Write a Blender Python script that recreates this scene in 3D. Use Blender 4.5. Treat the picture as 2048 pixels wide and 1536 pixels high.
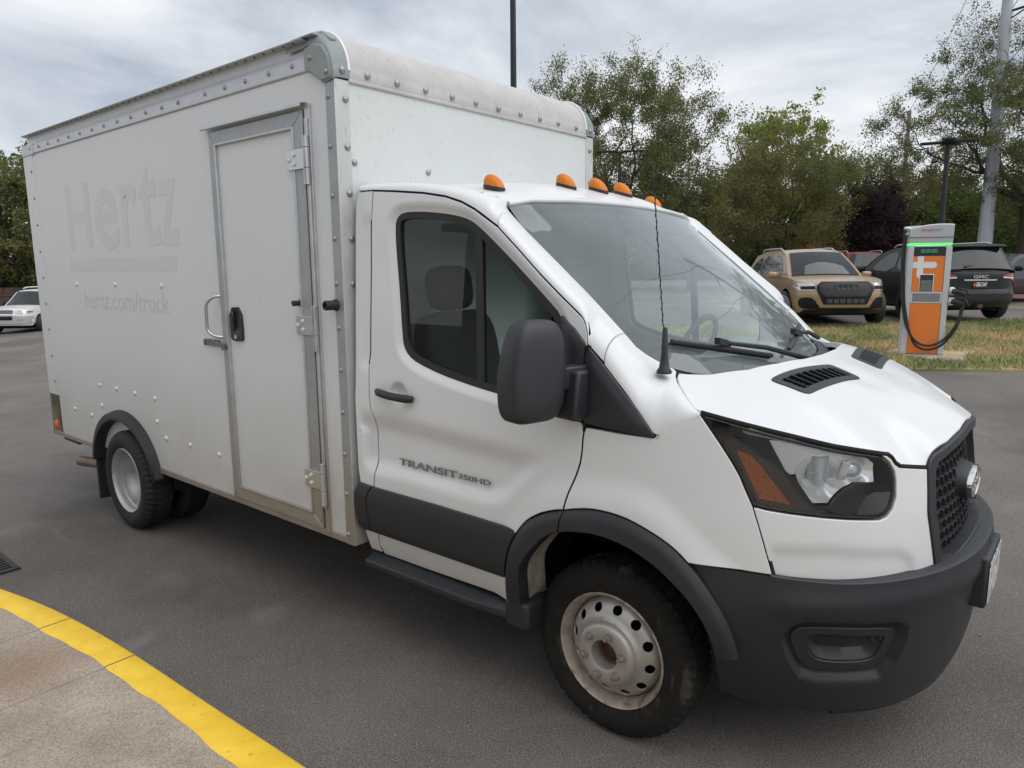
import bpy, bmesh, math, random
import numpy as np
from mathutils import Vector, Matrix
from mathutils.geometry import delaunay_2d_cdt

# ---------------------------------------------------------------- clear
for o in list(bpy.data.objects): bpy.data.objects.remove(o)
scene = bpy.context.scene
COL = scene.collection
rng = np.random.default_rng(7)
random.seed(7)

# ---------------------------------------------------------------- camera
CAM_POS = (1.315, -3.027, 1.758)
YAW, PITCH, ROLL = math.radians(129.6635), math.radians(-9.2711), math.radians(-0.5002)
FPX = 1438.94
cd = bpy.data.cameras.new('camera'); cam = bpy.data.objects.new('camera', cd); COL.objects.link(cam)
_f = Vector((math.cos(YAW)*math.cos(PITCH), math.sin(YAW)*math.cos(PITCH), math.sin(PITCH)))
_r = Vector((math.sin(YAW), -math.cos(YAW), 0)); _u = _r.cross(_f)
_c, _s = math.cos(ROLL), math.sin(ROLL)
_r2 = _r*_c + _u*_s; _u2 = -_r*_s + _u*_c
M = Matrix((( _r2.x, _u2.x, -_f.x, CAM_POS[0]), (_r2.y, _u2.y, -_f.y, CAM_POS[1]), (_r2.z, _u2.z, -_f.z, CAM_POS[2]), (0,0,0,1)))
cam.matrix_world = M
cd.sensor_fit = 'HORIZONTAL'; cd.sensor_width = 36.0; cd.lens = 36.0*FPX/2048
cd.clip_start = 0.05; cd.clip_end = 2000
scene.camera = cam

# ---------------------------------------------------------------- world
SUN_EL, SUN_AZ = math.radians(56), math.radians(12)      # azimuth measured from +x towards +y
world = bpy.data.worlds.new('World'); scene.world = world; world.use_nodes = True
nt = world.node_tree; nt.nodes.clear()
def wn(t, **k):
    n = nt.nodes.new(t)
    for a, b in k.items(): setattr(n, a, b)
    return n
out = wn('ShaderNodeOutputWorld'); bg = wn('ShaderNodeBackground'); bg.inputs['Strength'].default_value = 0.1
sky = wn('ShaderNodeTexSky', sky_type='NISHITA'); sky.sun_disc = False
sky.sun_elevation = SUN_EL; sky.sun_rotation = math.pi/2 - SUN_AZ
tc = wn('ShaderNodeTexCoord'); sep = wn('ShaderNodeSeparateXYZ')
nt.links.new(tc.outputs['Generated'], sep.inputs[0])
add = wn('ShaderNodeMath', operation='ADD'); add.inputs[1].default_value = 0.32
mx = wn('ShaderNodeMath', operation='MAXIMUM'); mx.inputs[1].default_value = 0.0
nt.links.new(sep.outputs['Z'], mx.inputs[0]); nt.links.new(mx.outputs[0], add.inputs[0])
dv = wn('ShaderNodeVectorMath', operation='DIVIDE'); cmb = wn('ShaderNodeCombineXYZ')
for i in range(3): nt.links.new(add.outputs[0], cmb.inputs[i])
nt.links.new(tc.outputs['Generated'], dv.inputs[0]); nt.links.new(cmb.outputs[0], dv.inputs[1])
mp = wn('ShaderNodeMapping'); mp.inputs['Location'].default_value = (1.2, 4.4, 0.3)
nt.links.new(dv.outputs[0], mp.inputs[0])
n1 = wn('ShaderNodeTexNoise'); n1.inputs['Scale'].default_value = 1.05; n1.inputs['Detail'].default_value = 7; n1.inputs['Roughness'].default_value = 0.58; n1.inputs['Distortion'].default_value = 0.35
nt.links.new(mp.outputs[0], n1.inputs['Vector'])
cr = wn('ShaderNodeValToRGB'); e = cr.color_ramp.elements
e[0].position = 0.35; e[0].color = (0.47, 0.52, 0.60, 1)
e[1].position = 0.60; e[1].color = (1.04, 1.04, 1.05, 1)
m = e.new(0.50); m.color = (0.83, 0.86, 0.905, 1)
nt.links.new(n1.outputs['Fac'], cr.inputs[0])
mul = wn('ShaderNodeVectorMath', operation='SCALE'); mul.inputs['Scale'].default_value = 5.3
nt.links.new(cr.outputs[0], mul.inputs[0])
mix = wn('ShaderNodeMix', data_type='RGBA'); mix.inputs[0].default_value = 0.93
nt.links.new(sky.outputs[0], mix.inputs[6]); nt.links.new(mul.outputs[0], mix.inputs[7])
nt.links.new(mix.outputs[2], bg.inputs['Color']); nt.links.new(bg.outputs[0], out.inputs[0])

# ---------------------------------------------------------------- sun (overcast)
ld = bpy.data.lights.new('sun', 'SUN'); ld.energy = 1.05; ld.angle = math.radians(75); ld.color = (1.0, 0.985, 0.96)
sun = bpy.data.objects.new('sun', ld); COL.objects.link(sun)
sd = Vector((math.cos(SUN_EL)*math.cos(SUN_AZ), math.cos(SUN_EL)*math.sin(SUN_AZ), math.sin(SUN_EL)))
sun.rotation_euler = sd.to_track_quat('Z', 'Y').to_euler(); sun.location = (0, 0, 30)

scene.view_settings.view_transform = 'Standard'; scene.view_settings.look = 'None'
scene.view_settings.exposure = 0.88; scene.view_settings.gamma = 1.0
scene.view_settings.use_curve_mapping = False

# ---------------------------------------------------------------- materials
def mat(name, col, rough=0.5, metal=0.0, coat=0.0, noise=0.0, nscale=8.0, bump=0.0, bscale=60.0, spec=0.5, emit=None, dirt=None, speck=None):
    """procedural material: base colour with fine mottling, relief, optional dirt (colour, top z, amount) and specks"""
    m = bpy.data.materials.new(name); m.use_nodes = True; t = m.node_tree
    b = t.nodes['Principled BSDF']
    b.inputs['Roughness'].default_value = rough; b.inputs['Metallic'].default_value = metal
    b.inputs['Coat Weight'].default_value = coat; b.inputs['Coat Roughness'].default_value = 0.06
    b.inputs['Specular IOR Level'].default_value = spec
    N = t.nodes.new; L = t.links.new
    geo = N('ShaderNodeNewGeometry'); pos = geo.outputs['Position']
    colsock = None
    rgb = N('ShaderNodeRGB'); rgb.outputs[0].default_value = (*col, 1); colsock = rgb.outputs[0]
    if noise:
        n = N('ShaderNodeTexNoise'); n.inputs['Scale'].default_value = nscale; n.inputs['Detail'].default_value = 6
        L(pos, n.inputs['Vector'])
        mr = N('ShaderNodeMapRange'); mr.inputs[1].default_value = .25; mr.inputs[2].default_value = .75
        mr.inputs[3].default_value = 1-noise; mr.inputs[4].default_value = 1+noise; L(n.outputs['Fac'], mr.inputs[0])
        vm = N('ShaderNodeVectorMath'); vm.operation = 'SCALE'; L(colsock, vm.inputs[0]); L(mr.outputs[0], vm.inputs['Scale']); colsock = vm.outputs[0]
        rr = N('ShaderNodeMapRange'); rr.inputs[3].default_value = max(rough-.06, .02); rr.inputs[4].default_value = min(rough+.08, 1)
        L(n.outputs['Fac'], rr.inputs[0]); L(rr.outputs[0], b.inputs['Roughness'])
    if dirt:
        dcol, ztop, amt = dirt
        sp = N('ShaderNodeSeparateXYZ'); L(pos, sp.inputs[0])
        mr = N('ShaderNodeMapRange'); mr.inputs[1].default_value = ztop; mr.inputs[2].default_value = .35; mr.inputs[3].default_value = 0; mr.inputs[4].default_value = amt
        L(sp.outputs['Z'], mr.inputs[0])
        n = N('ShaderNodeTexNoise'); n.inputs['Scale'].default_value = 2.2; n.inputs['Detail'].default_value = 8; n.inputs['Roughness'].default_value = .65; L(pos, n.inputs['Vector'])
        mm = N('ShaderNodeMath'); mm.operation = 'MULTIPLY'; L(mr.outputs[0], mm.inputs[0]); L(n.outputs['Fac'], mm.inputs[1])
        m2 = N('ShaderNodeMath'); m2.operation = 'MULTIPLY'; m2.inputs[1].default_value = 2.0; m2.use_clamp = True; L(mm.outputs[0], m2.inputs[0])
        mxn = N('ShaderNodeMix'); mxn.data_type = 'RGBA'; L(m2.outputs[0], mxn.inputs[0]); L(colsock, mxn.inputs[6]); mxn.inputs[7].default_value = (*dcol, 1); colsock = mxn.outputs[2]
    if speck:
        scol, ssc, thr, amt = speck
        n = N('ShaderNodeTexNoise'); n.inputs['Scale'].default_value = ssc; n.inputs['Detail'].default_value = 3
        mpn = N('ShaderNodeMapping'); mpn.inputs['Scale'].default_value = (1, 1, .35); L(pos, mpn.inputs[0]); L(mpn.outputs[0], n.inputs['Vector'])
        mr = N('ShaderNodeMapRange'); mr.inputs[1].default_value = thr; mr.inputs[2].default_value = thr+.06; mr.inputs[3].default_value = 0; mr.inputs[4].default_value = amt; L(n.outputs['Fac'], mr.inputs[0])
        mxn = N('ShaderNodeMix'); mxn.data_type = 'RGBA'; L(mr.outputs[0], mxn.inputs[0]); L(colsock, mxn.inputs[6]); mxn.inputs[7].default_value = (*scol, 1); colsock = mxn.outputs[2]
    L(colsock, b.inputs['Base Color'])
    if bump:
        n = N('ShaderNodeTexNoise'); n.inputs['Scale'].default_value = bscale; n.inputs['Detail'].default_value = 4; L(pos, n.inputs['Vector'])
        bp = N('ShaderNodeBump'); bp.inputs['Strength'].default_value = bump; bp.inputs['Distance'].default_value = .01; L(n.outputs['Fac'], bp.inputs['Height']); L(bp.outputs[0], b.inputs['Normal'])
    if emit:
        b.inputs['Emission Color'].default_value = (*emit[0], 1); b.inputs['Emission Strength'].default_value = emit[1]
    return m

def glass(name, tint, refl=1.0, rough=0.0, film=None):
    m = bpy.data.materials.new(name); m.use_nodes = True; t = m.node_tree; t.nodes.clear()
    N = t.nodes.new; L = t.links.new
    o = N('ShaderNodeOutputMaterial'); tr = N('ShaderNodeBsdfTransparent'); tr.inputs[0].default_value = (*tint, 1)
    gl = N('ShaderNodeBsdfGlossy'); gl.inputs['Roughness'].default_value = rough; gl.inputs[0].default_value = (.95, .97, .97, 1)
    fr = N('ShaderNodeFresnel'); fr.inputs['IOR'].default_value = 1.52
    mu = N('ShaderNodeMath'); mu.operation = 'MULTIPLY'; mu.inputs[1].default_value = refl; mu.use_clamp = True; L(fr.outputs[0], mu.inputs[0])
    ms = N('ShaderNodeMixShader'); L(mu.outputs[0], ms.inputs[0]); L(tr.outputs[0], ms.inputs[1]); L(gl.outputs[0], ms.inputs[2]); 
    res = ms.outputs[0]
    if film:     # thin dusty film, its pale tint also standing in for veiling glare
        df = N('ShaderNodeBsdfDiffuse'); df.inputs[0].default_value = (*film[0], 1); nz = N('ShaderNodeTexNoise'); nz.inputs['Scale'].default_value = 2.5; nz.inputs['Detail'].default_value = 5
        g_ = N('ShaderNodeNewGeometry'); L(g_.outputs['Position'], nz.inputs['Vector']); mr = N('ShaderNodeMapRange'); mr.inputs[3].default_value = film[1]*.6; mr.inputs[4].default_value = film[1]*1.4; L(nz.outputs['Fac'], mr.inputs[0])
        m2 = N('ShaderNodeMixShader'); L(mr.outputs[0], m2.inputs[0]); L(res, m2.inputs[1]); L(df.outputs[0], m2.inputs[2]); res = m2.outputs[0]
    L(res, o.inputs[0])
    return m

TAN = (.30, .235, .15)
MT = dict(
 paint=mat('white_paint', (.665, .68, .69), .34, coat=.3, noise=.02, nscale=3, dirt=((.42, .36, .27), 1.0, .35)),
 boxwhite=mat('box_white', (.63, .65, .665), .42, noise=.025, nscale=1.6, dirt=(TAN, 1.25, .42), speck=((.45, .44, .42), 40, .69, .3)),
 frontwhite=mat('box_front_white', (.62, .65, .645), .42, noise=.04, nscale=3, speck=((.30, .31, .29), 70, .63, .30)),
 capwhite=mat('cap_weathered', (.47, .465, .45), .5, noise=.12, nscale=5, speck=((.33, .32, .30), 45, .58, .35)),
 ghost=mat('ghost_lettering', (.585, .60, .61), .42, noise=.03, nscale=3),
 alu=mat('aluminium', (.50, .51, .52), .40, metal=.55, noise=.10, nscale=14, dirt=(TAN, 1.2, .8)),
 aludark=mat('aluminium_darker', (.36, .38, .395), .48, metal=.5, noise=.12, nscale=9, dirt=(TAN, 1.1, .8)),
 alufront=mat('aluminium_lighter', (.55, .56, .55), .45, metal=.25, noise=.10, nscale=7, dirt=(TAN, .9, .8), speck=((.35, .33, .3), 40, .62, .4)),
 casting=mat('grey_casting', (.25, .28, .285), .5, noise=.08, nscale=9),
 steel=mat('steel', (.55, .56, .57), .3, metal=.9, noise=.08, nscale=20),
 rivet=mat('rivet_white', (.68, .68, .67), .35, metal=.2),
 rivetgrey=mat('rivet_grey', (.33, .34, .35), .4, metal=.6),
 plastic=mat('black_plastic', (.019, .021, .025), .48, noise=.12, nscale=5, bump=.04, bscale=900),
 gloss=mat('gloss_black', (.010, .011, .013), .12, coat=.4),
 rubber=mat('rubber', (.018, .018, .019), .65, noise=.15, nscale=20),
 dark=mat('dark_void', (.006, .006, .006), .9),
 ghosturl=mat('ghost_small', (.555, .565, .575), .42),
 chrome=mat('chrome', (.75, .76, .77), .12, metal=1),
 badge=mat('badge_chrome', (.26, .26, .25), .3, metal=.8),
 refl=mat('reflector', (.93, .94, .95), .16, metal=.30),
 reflrib=mat('reflector_ribbed', (.80, .82, .83), .2, metal=.4),
 amber=mat('amber_lens', (.62, .17, .004), .30, noise=.12, nscale=60, spec=.3),
 amberdk=mat('amber_reflector', (.48, .115, .014), .28, coat=.2, noise=.25, nscale=90),
 red=mat('red_lens', (.30, .012, .012), .15, coat=.5),
 orange=mat('orange_reflector', (.60, .10, .02), .3),
 tyre=mat('tyre', (.013, .012, .011), .85, noise=.35, nscale=16, bump=.25, bscale=120, speck=((.07, .058, .038), 11, .60, .6), spec=.3),
 tyredark=mat('tyre_black', (.012, .012, .013), .8, noise=.2, nscale=14, bump=.2, bscale=120),
 rim=mat('steel_rim', (.50, .49, .47), .38, metal=.45, noise=.08, nscale=14, dirt=((.22, .15, .10), .60, .32)),
 rimrust=mat('steel_rim_rusty', (.42, .36, .31), .45, metal=.4, noise=.28, nscale=26, speck=((.16, .08, .045), 26, .55, .7)),
 rimsilver=mat('rim_silver', (.40, .40, .40), .40, metal=.5, noise=.10, nscale=16),
 rust=mat('rusty_iron', (.085, .045, .032), .7, noise=.4, nscale=40),
 lug=mat('lug_steel', (.30, .25, .24), .5, metal=.5, noise=.25, nscale=60),
 mud=mat('muddy_metal', (.30, .27, .22), .75, noise=.35, nscale=22),
 exhaust=mat('exhaust_pipe', (.20, .15, .12), .55, metal=.5, noise=.3, nscale=14),
 interior=mat('interior_dark', (.013, .014, .016), .7),
 dash=mat('dash_grey', (.24, .25, .255), .6),
 bulkhead=mat('bulkhead_white', (.80, .83, .81), .5, noise=.03, nscale=3),
 plate=mat('plate_face', (.55, .56, .55), .4, noise=.5, nscale=60, speck=((.05, .05, .05), 70, .52, .9)),
 navy=mat('navy_oval', (.012, .022, .06), .15, coat=.5),
 white=mat('white_lettering', (.75, .76, .77), .4),
 sideglass=glass('side_glass', (.76, .88, .84), .75),
 windshield=glass('windshield_glass', (.94, 1.0, .99), 1.25, film=((.80, .92, .94), .12)),
 lens=glass('clear_lens', (.97, .98, .985), 1.3),
)

# ---------------------------------------------------------------- object helpers
def link(o, parent=None):
    COL.objects.link(o)
    if parent is not None: o.parent = parent
    return o
def thing(name, label, cat, loc=(0, 0, 0), rotz=0.0, group=None):
    o = bpy.data.objects.new(name, None); o.empty_display_size = .2
    o.location = loc; o.rotation_euler = (0, 0, rotz); link(o); tag(o, label, cat, group); return o
def tag(o, label, cat, group=None):
    o['label'] = label; o['category'] = cat
    if group: o['group'] = group
    return o
def mk(name, verts, faces, m, parent=None, smooth=None, bevel=0.0, label=None):
    me = bpy.data.meshes.new(name)
    me.from_pydata([tuple(map(float, v)) for v in verts], [], [tuple(int(i) for i in f) for f in faces]); me.update()
    if isinstance(m, (list, tuple)):
        for q in m: me.materials.append(q)
    else: me.materials.append(m)
    if smooth is not None:
        me.shade_smooth(); me.set_sharp_from_angle(angle=math.radians(smooth))
    o = bpy.data.objects.new(name, me); link(o, parent)
    if bevel:
        b = o.modifiers.new('bevel', 'BEVEL'); b.width = bevel; b.segments = 2; b.limit_method = 'ANGLE'; b.angle_limit = math.radians(50)
    if label: o['label'] = label
    return o
def big(name, V, F, m, parent=None, kind=None, uniform=None, smooth=False):
    """fast mesh from numpy arrays; F (n,k)"""
    me = bpy.data.meshes.new(name); k = F.shape[1]
    me.vertices.add(len(V)); me.vertices.foreach_set('co', np.asarray(V, np.float32).ravel())
    me.loops.add(F.size); me.loops.foreach_set('vertex_index', F.astype(np.int32).ravel())
    me.polygons.add(len(F)); me.polygons.foreach_set('loop_start', np.arange(0, F.size, k, dtype=np.int32))
    me.update(calc_edges=True); me.validate()
    if smooth: me.shade_smooth()
    me.materials.append(m)
    o = bpy.data.objects.new(name, me); link(o, parent)
    if kind: o['kind'] = kind
    return o
class MB:
    def __init__(s): s.v = []; s.f = []
    def add(s, V, F):
        n = len(s.v); s.v += [tuple(v) for v in V]; s.f += [tuple(i+n for i in f) for f in F]; return s
    def box(s, x0, x1, y0, y1, z0, z1):
        V = [(x, y, z) for z in (z0, z1) for y in (y0, y1) for x in (x0, x1)]
        return s.add(V, [(0,2,3,1), (4,5,7,6), (0,1,5,4), (2,6,7,3), (0,4,6,2), (1,3,7,5)])
    def obox(s, c, ax, ay, az):
        c = np.array(c); ax, ay, az = map(np.array, (ax, ay, az)); V = [c+i*ax+j*ay+k*az for k in (-1, 1) for j in (-1, 1) for i in (-1, 1)]
        return s.add(V, [(0,2,3,1), (4,5,7,6), (0,1,5,4), (2,6,7,3), (0,4,6,2), (1,3,7,5)])
    def tube(s, pts, r, n=8, cap=True):
        pts = [np.array(p, float) for p in pts]; rs = r if hasattr(r, '__len__') else [r]*len(pts); V = []; F = []
        prev = None
        for i, p in enumerate(pts):
            t = pts[min(i+1, len(pts)-1)]-pts[max(i-1, 0)]; t = t/(np.linalg.norm(t)+1e-12)
            a = prev if prev is not None else (np.array([0, 0, 1.]) if abs(t[2]) < .9 else np.array([1., 0, 0]))
            a = a-t*(a@t); a /= np.linalg.norm(a)+1e-12; b = np.cross(t, a); prev = a
            V += [p+rs[i]*(math.cos(2*math.pi*k/n)*a+math.sin(2*math.pi*k/n)*b) for k in range(n)]
        for i in range(len(pts)-1):
            for k in range(n): F.append((i*n+k, i*n+(k+1) % n, (i+1)*n+(k+1) % n, (i+1)*n+k))
        if cap: F.append(tuple(range(n))[::-1]); F.append(tuple((len(pts)-1)*n+k for k in range(n)))
        return s.add(V, F)
    def lathe(s, prof, c, axis='y', sgn=-1, n=48, close=False):
        """prof: (radius, depth) pairs; depth measured along sgn*axis"""
        V = []; F = []
        for r, d in prof:
            for k in range(n):
                a = 2*math.pi*k/n; q = (r*math.cos(a), r*math.sin(a))
                V.append({'y': (c[0]+q[0], c[1]+sgn*d, c[2]+q[1]), 'x': (c[0]+sgn*d, c[1]+q[0], c[2]+q[1]), 'z': (c[0]+q[0], c[1]+q[1], c[2]+sgn*d)}[axis])
        for i in range(len(prof)-1):
            for k in range(n): F.append((i*n+k, (i+1)*n+k, (i+1)*n+(k+1) % n, i*n+(k+1) % n))
        return s.add(V, F)
    def grid(s, G):
        G = np.asarray(G); a, b = G.shape[:2]
        return s.add(G.reshape(-1, 3), [(i*b+j, (i+1)*b+j, (i+1)*b+j+1, i*b+j+1) for i in range(a-1) for j in range(b-1)])
    def build(s, name, m, parent=None, smooth=None, bevel=0.0, label=None): return mk(name, s.v, s.f, m, parent, smooth, bevel, label)
def fixn(o):
    bm = bmesh.new(); bm.from_mesh(o.data); bmesh.ops.recalc_face_normals(bm, faces=bm.faces); bm.to_mesh(o.data); bm.free(); return o
def mirror(o, parent=None, name=None):
    me = o.data.copy(); n = len(me.vertices); co = np.empty(n*3, np.float32); me.vertices.foreach_get('co', co)
    co = co.reshape(-1, 3); co[:, 1] *= -1; me.vertices.foreach_set('co', co.ravel()); me.flip_normals(); me.update()
    c = o.copy(); c.data = me; COL.objects.link(c); c.parent = parent if parent is not None else o.parent; c.name = name or o.name.split('.')[0]; return c
def copy_obj(o, parent=None, loc=None):
    c = o.copy(); COL.objects.link(c)
    if parent is not None: c.parent = parent
    if loc is not None: c.location = loc
    return c
def copy_tree(o, parent=None):
    c = o.copy(); COL.objects.link(c); c.parent = parent
    for ch in list(o.children): copy_tree(ch, c)
    return c
def resample(P, n):
    P = np.asarray(P, float); d = np.r_[0, np.cumsum(np.linalg.norm(np.diff(P, axis=0), axis=1))]; t = np.linspace(0, d[-1], n)
    return np.stack([np.interp(t, d, P[:, k]) for k in range(P.shape[1])], 1)
def smoothc(P, it=2):
    P = np.asarray(P, float).copy()
    for _ in range(it): P[1:-1] = .25*P[:-2]+.5*P[1:-1]+.25*P[2:]
    return P
def sstep(x): x = np.clip(x, 0, 1); return x*x*(3-2*x)
def seg_dist(P, poly, closed=True):
    poly = np.asarray(poly, float); A = poly if closed else poly[:-1]; B = np.roll(poly, -1, 0) if closed else poly[1:]
    best = np.full(len(P), 1e9)
    for a, b in zip(A, B):
        ab = b-a; t = np.clip(((P-a)@ab)/(ab@ab+1e-15), 0, 1); best = np.minimum(best, np.linalg.norm(P-a-t[:, None]*ab, axis=1))
    return best
def inside(P, poly):
    poly = np.asarray(poly, float); x, y = P[:, 0], P[:, 1]; r = np.zeros(len(P), bool)
    for (x0, y0), (x1, y1) in zip(poly, np.roll(poly, -1, 0)):
        c = ((y0 > y) != (y1 > y)); 
        with np.errstate(divide='ignore', invalid='ignore'): xx = (x1-x0)*(y-y0)/(y1-y0+1e-15)+x0
        r ^= c & (x < xx)
    return r
def area2(p): p = np.asarray(p); q = np.roll(p, -1, 0); return .5*np.sum(p[:, 0]*q[:, 1]-q[:, 0]*p[:, 1])
def inset(poly, d):
    P = np.asarray(poly, float)
    if area2(P) < 0: P = P[::-1]
    e1 = P-np.roll(P, 1, 0); e2 = np.roll(P, -1, 0)-P
    n1 = np.stack([-e1[:, 1], e1[:, 0]], 1); n2 = np.stack([-e2[:, 1], e2[:, 0]], 1)
    n1 /= np.linalg.norm(n1, axis=1)[:, None]+1e-12; n2 /= np.linalg.norm(n2, axis=1)[:, None]+1e-12
    b = n1+n2; l = np.linalg.norm(b, axis=1)[:, None]+1e-9; b /= l
    k = np.minimum(1/np.maximum((b*n1).sum(1), .35), 2.2)
    return P+b*(d*k)[:, None]
def roundcorner(poly, r, n=4):
    P = np.asarray(poly, float); out = []
    for i in range(len(P)):
        a, b, c = P[i-1], P[i], P[(i+1) % len(P)]; u = a-b; v = c-b; ru = min(r, .45*np.linalg.norm(u)); rv = min(r, .45*np.linalg.norm(v))
        p0 = b+u/np.linalg.norm(u)*ru; p1 = b+v/np.linalg.norm(v)*rv
        for t in np.linspace(0, 1, n): out.append((1-t)**2*p0+2*t*(1-t)*b+t*t*p1)
    return np.array(out)
def densify(poly, g, closed=True):
    out = []; P = np.asarray(poly, float); Q = np.roll(P, -1, 0) if closed else P[1:]
    for a, b in zip(P, Q):
        n = max(1, int(math.ceil(np.linalg.norm(b-a)/g)))
        for i in range(n): out.append(a+(b-a)*i/n)
    if not closed: out.append(P[-1])
    return np.array(out)
def roundpoly(poly, it=2):
    P = np.asarray(poly, float)
    for _ in range(it):
        Q = np.roll(P, -1, 0); P = np.stack([.75*P+.25*Q, .25*P+.75*Q], 1).reshape(-1, 2)
    return P
def panel_mesh(poly, surf, off=0., thick=.012, grid=.03, holes=(), disp=None, flip=False, lines=()):
    poly = densify(poly, grid)
    if area2(poly) < 0: poly = poly[::-1]
    hs = [densify(h, grid) for h in holes]
    lo, hi = poly.min(0), poly.max(0)
    gx = np.arange(lo[0]+grid*.5, hi[0], grid); gy = np.arange(lo[1]+grid*.5, hi[1], grid)
    G = np.stack(np.meshgrid(gx, gy), -1).reshape(-1, 2) if len(gx) and len(gy) else np.zeros((0, 2))
    if len(G):
        k = inside(G, poly) & (seg_dist(G, poly) > grid*.4)
        for h in hs: k &= ~inside(G, h) & (seg_dist(G, h) > grid*.4)
        for l in lines: k &= seg_dist(G, l, False) > grid*.45
        G = G[k]
    X = [densify(l, grid*.7, False) for l in lines]
    X = [x[inside(x, poly) & (seg_dist(x, poly) > grid*.25)] for x in X]
    for h in hs: X = [x[~inside(x, h) & (seg_dist(x, h) > .004)] for x in X]
    pts = [poly]; edges = []; n = 0
    for r in [poly]+hs:
        edges += [(n+i, n+(i+1) % len(r)) for i in range(len(r))]; n += len(r)
    allp = np.vstack([poly]+hs+[G]+X)
    v2, e2, f2, *_ = delaunay_2d_cdt([Vector(p) for p in allp], edges, [], 1, 1e-7)
    P = np.array([(v.x, v.y) for v in v2]); F = np.array([f for f in f2 if len(f) == 3])
    cen = P[F].mean(1); k = inside(cen, poly)
    for h in hs: k &= ~inside(cen, h)
    F = F[k]
    a = P[F]; ar = (a[:, 1, 0]-a[:, 0, 0])*(a[:, 2, 1]-a[:, 0, 1])-(a[:, 2, 0]-a[:, 0, 0])*(a[:, 1, 1]-a[:, 0, 1])
    F = F[np.abs(ar) > 1e-10]; ar = ar[np.abs(ar) > 1e-10]
    F[ar < 0] = F[ar < 0][:, ::-1]
    h = 1e-3
    S = surf(P); du = surf(P+[h, 0])-surf(P-[h, 0]); dvv = surf(P+[0, h])-surf(P-[0, h])
    N = np.cross(du, dvv); N /= np.linalg.norm(N, axis=1)[:, None]+1e-12
    if flip: N = -N; F = F[:, ::-1]
    d = off+(disp(P) if disp is not None else 0)
    V = S+N*np.asarray(d).reshape(-1, 1) if np.ndim(d) else S+N*d
    # boundary
    E = np.vstack([F[:, [0, 1]], F[:, [1, 2]], F[:, [2, 0]]]); key = {}
    for x, y in E: key[(x, y)] = 1
    bnd = [(x, y) for x, y in key if (y, x) not in key]
    faces = [tuple(f) for f in F]; verts = [tuple(v) for v in V]
    if thick:
        bv = sorted({i for e_ in bnd for i in e_}); idx = {}
        for i in bv: idx[i] = len(verts); verts.append(tuple(V[i]-N[i]*thick))
        for x, y in bnd: faces.append((y, x, idx[x], idx[y]))
    return verts, faces
def panel(name, poly, surf, m, parent=None, off=0., thick=.012, grid=.03, holes=(), disp=None, flip=False, shrink=0., bevel=.0, smooth=40, label=None, lines=()):
    if shrink: poly = inset(poly, shrink)
    v, f = panel_mesh(poly, surf, off, thick, grid, holes, disp, flip, lines)
    return mk(name, v, f, m, parent, smooth, bevel, label)
def ring(name, outer, inner, surf, m, parent=None, **k): return panel(name, outer, surf, m, parent, holes=[np.asarray(inner)], **k)
def tps(pts):
    """thin plate spline through (u, v, w) points -> f(uv)"""
    pts = np.asarray(pts, float); X = pts[:, :2]; n = len(X)
    def U(r2): return .5*r2*np.log(r2+1e-12)
    K = U(((X[:, None]-X[None])**2).sum(-1)); Pm = np.c_[np.ones(n), X]
    A = np.zeros((n+3, n+3)); A[:n, :n] = K+np.eye(n)*1e-5; A[:n, n:] = Pm; A[n:, :n] = Pm.T
    w = np.linalg.solve(A, np.r_[pts[:, 2], 0, 0, 0])
    def f(q):
        q = np.asarray(q, float); s = q.reshape(-1, 2)
        r = U(((s[:, None]-X[None])**2).sum(-1))@w[:n]+w[n]+s@w[n+1:]
        return r.reshape(q.shape[:-1])
    return f
def text_mesh(txt, offset=0.0, extrude=0.0, shear=0.0, spacing=1.0):
    c = bpy.data.curves.new('t', 'FONT'); c.body = txt; c.offset = offset; c.extrude = extrude; c.shear = shear; c.space_character = spacing; c.resolution_u = 3
    o = bpy.data.objects.new('t', c); COL.objects.link(o); dg = bpy.context.evaluated_depsgraph_get(); dg.update()
    me = bpy.data.meshes.new_from_object(o.evaluated_get(dg)); bpy.data.objects.remove(o); bpy.data.curves.remove(c)
    V = np.array([v.co[:] for v in me.vertices]); F = [tuple(p.vertices) for p in me.polygons]; bpy.data.meshes.remove(me)
    return V, F
def lettering(name, txt, org, ux, uy, w, h, m, parent, depth=.002, offset=0., shear=0., spacing=1.0, label=None):
    """text fitted in a w x h box whose lower left corner is org, along unit vectors ux, uy"""
    V, F = text_mesh(txt, offset, .5, shear, spacing)
    lo, hi = V.min(0), V.max(0); ux = np.array(ux, float); uy = np.array(uy, float); n = np.cross(ux, uy)
    q = (V-lo)/(hi-lo)
    P = np.array(org)+np.outer(q[:, 0]*w, ux)+np.outer(q[:, 1]*h, uy)+np.outer(q[:, 2]*depth, n)
    return mk(name, P, F, m, parent, None, 0, label)

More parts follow.
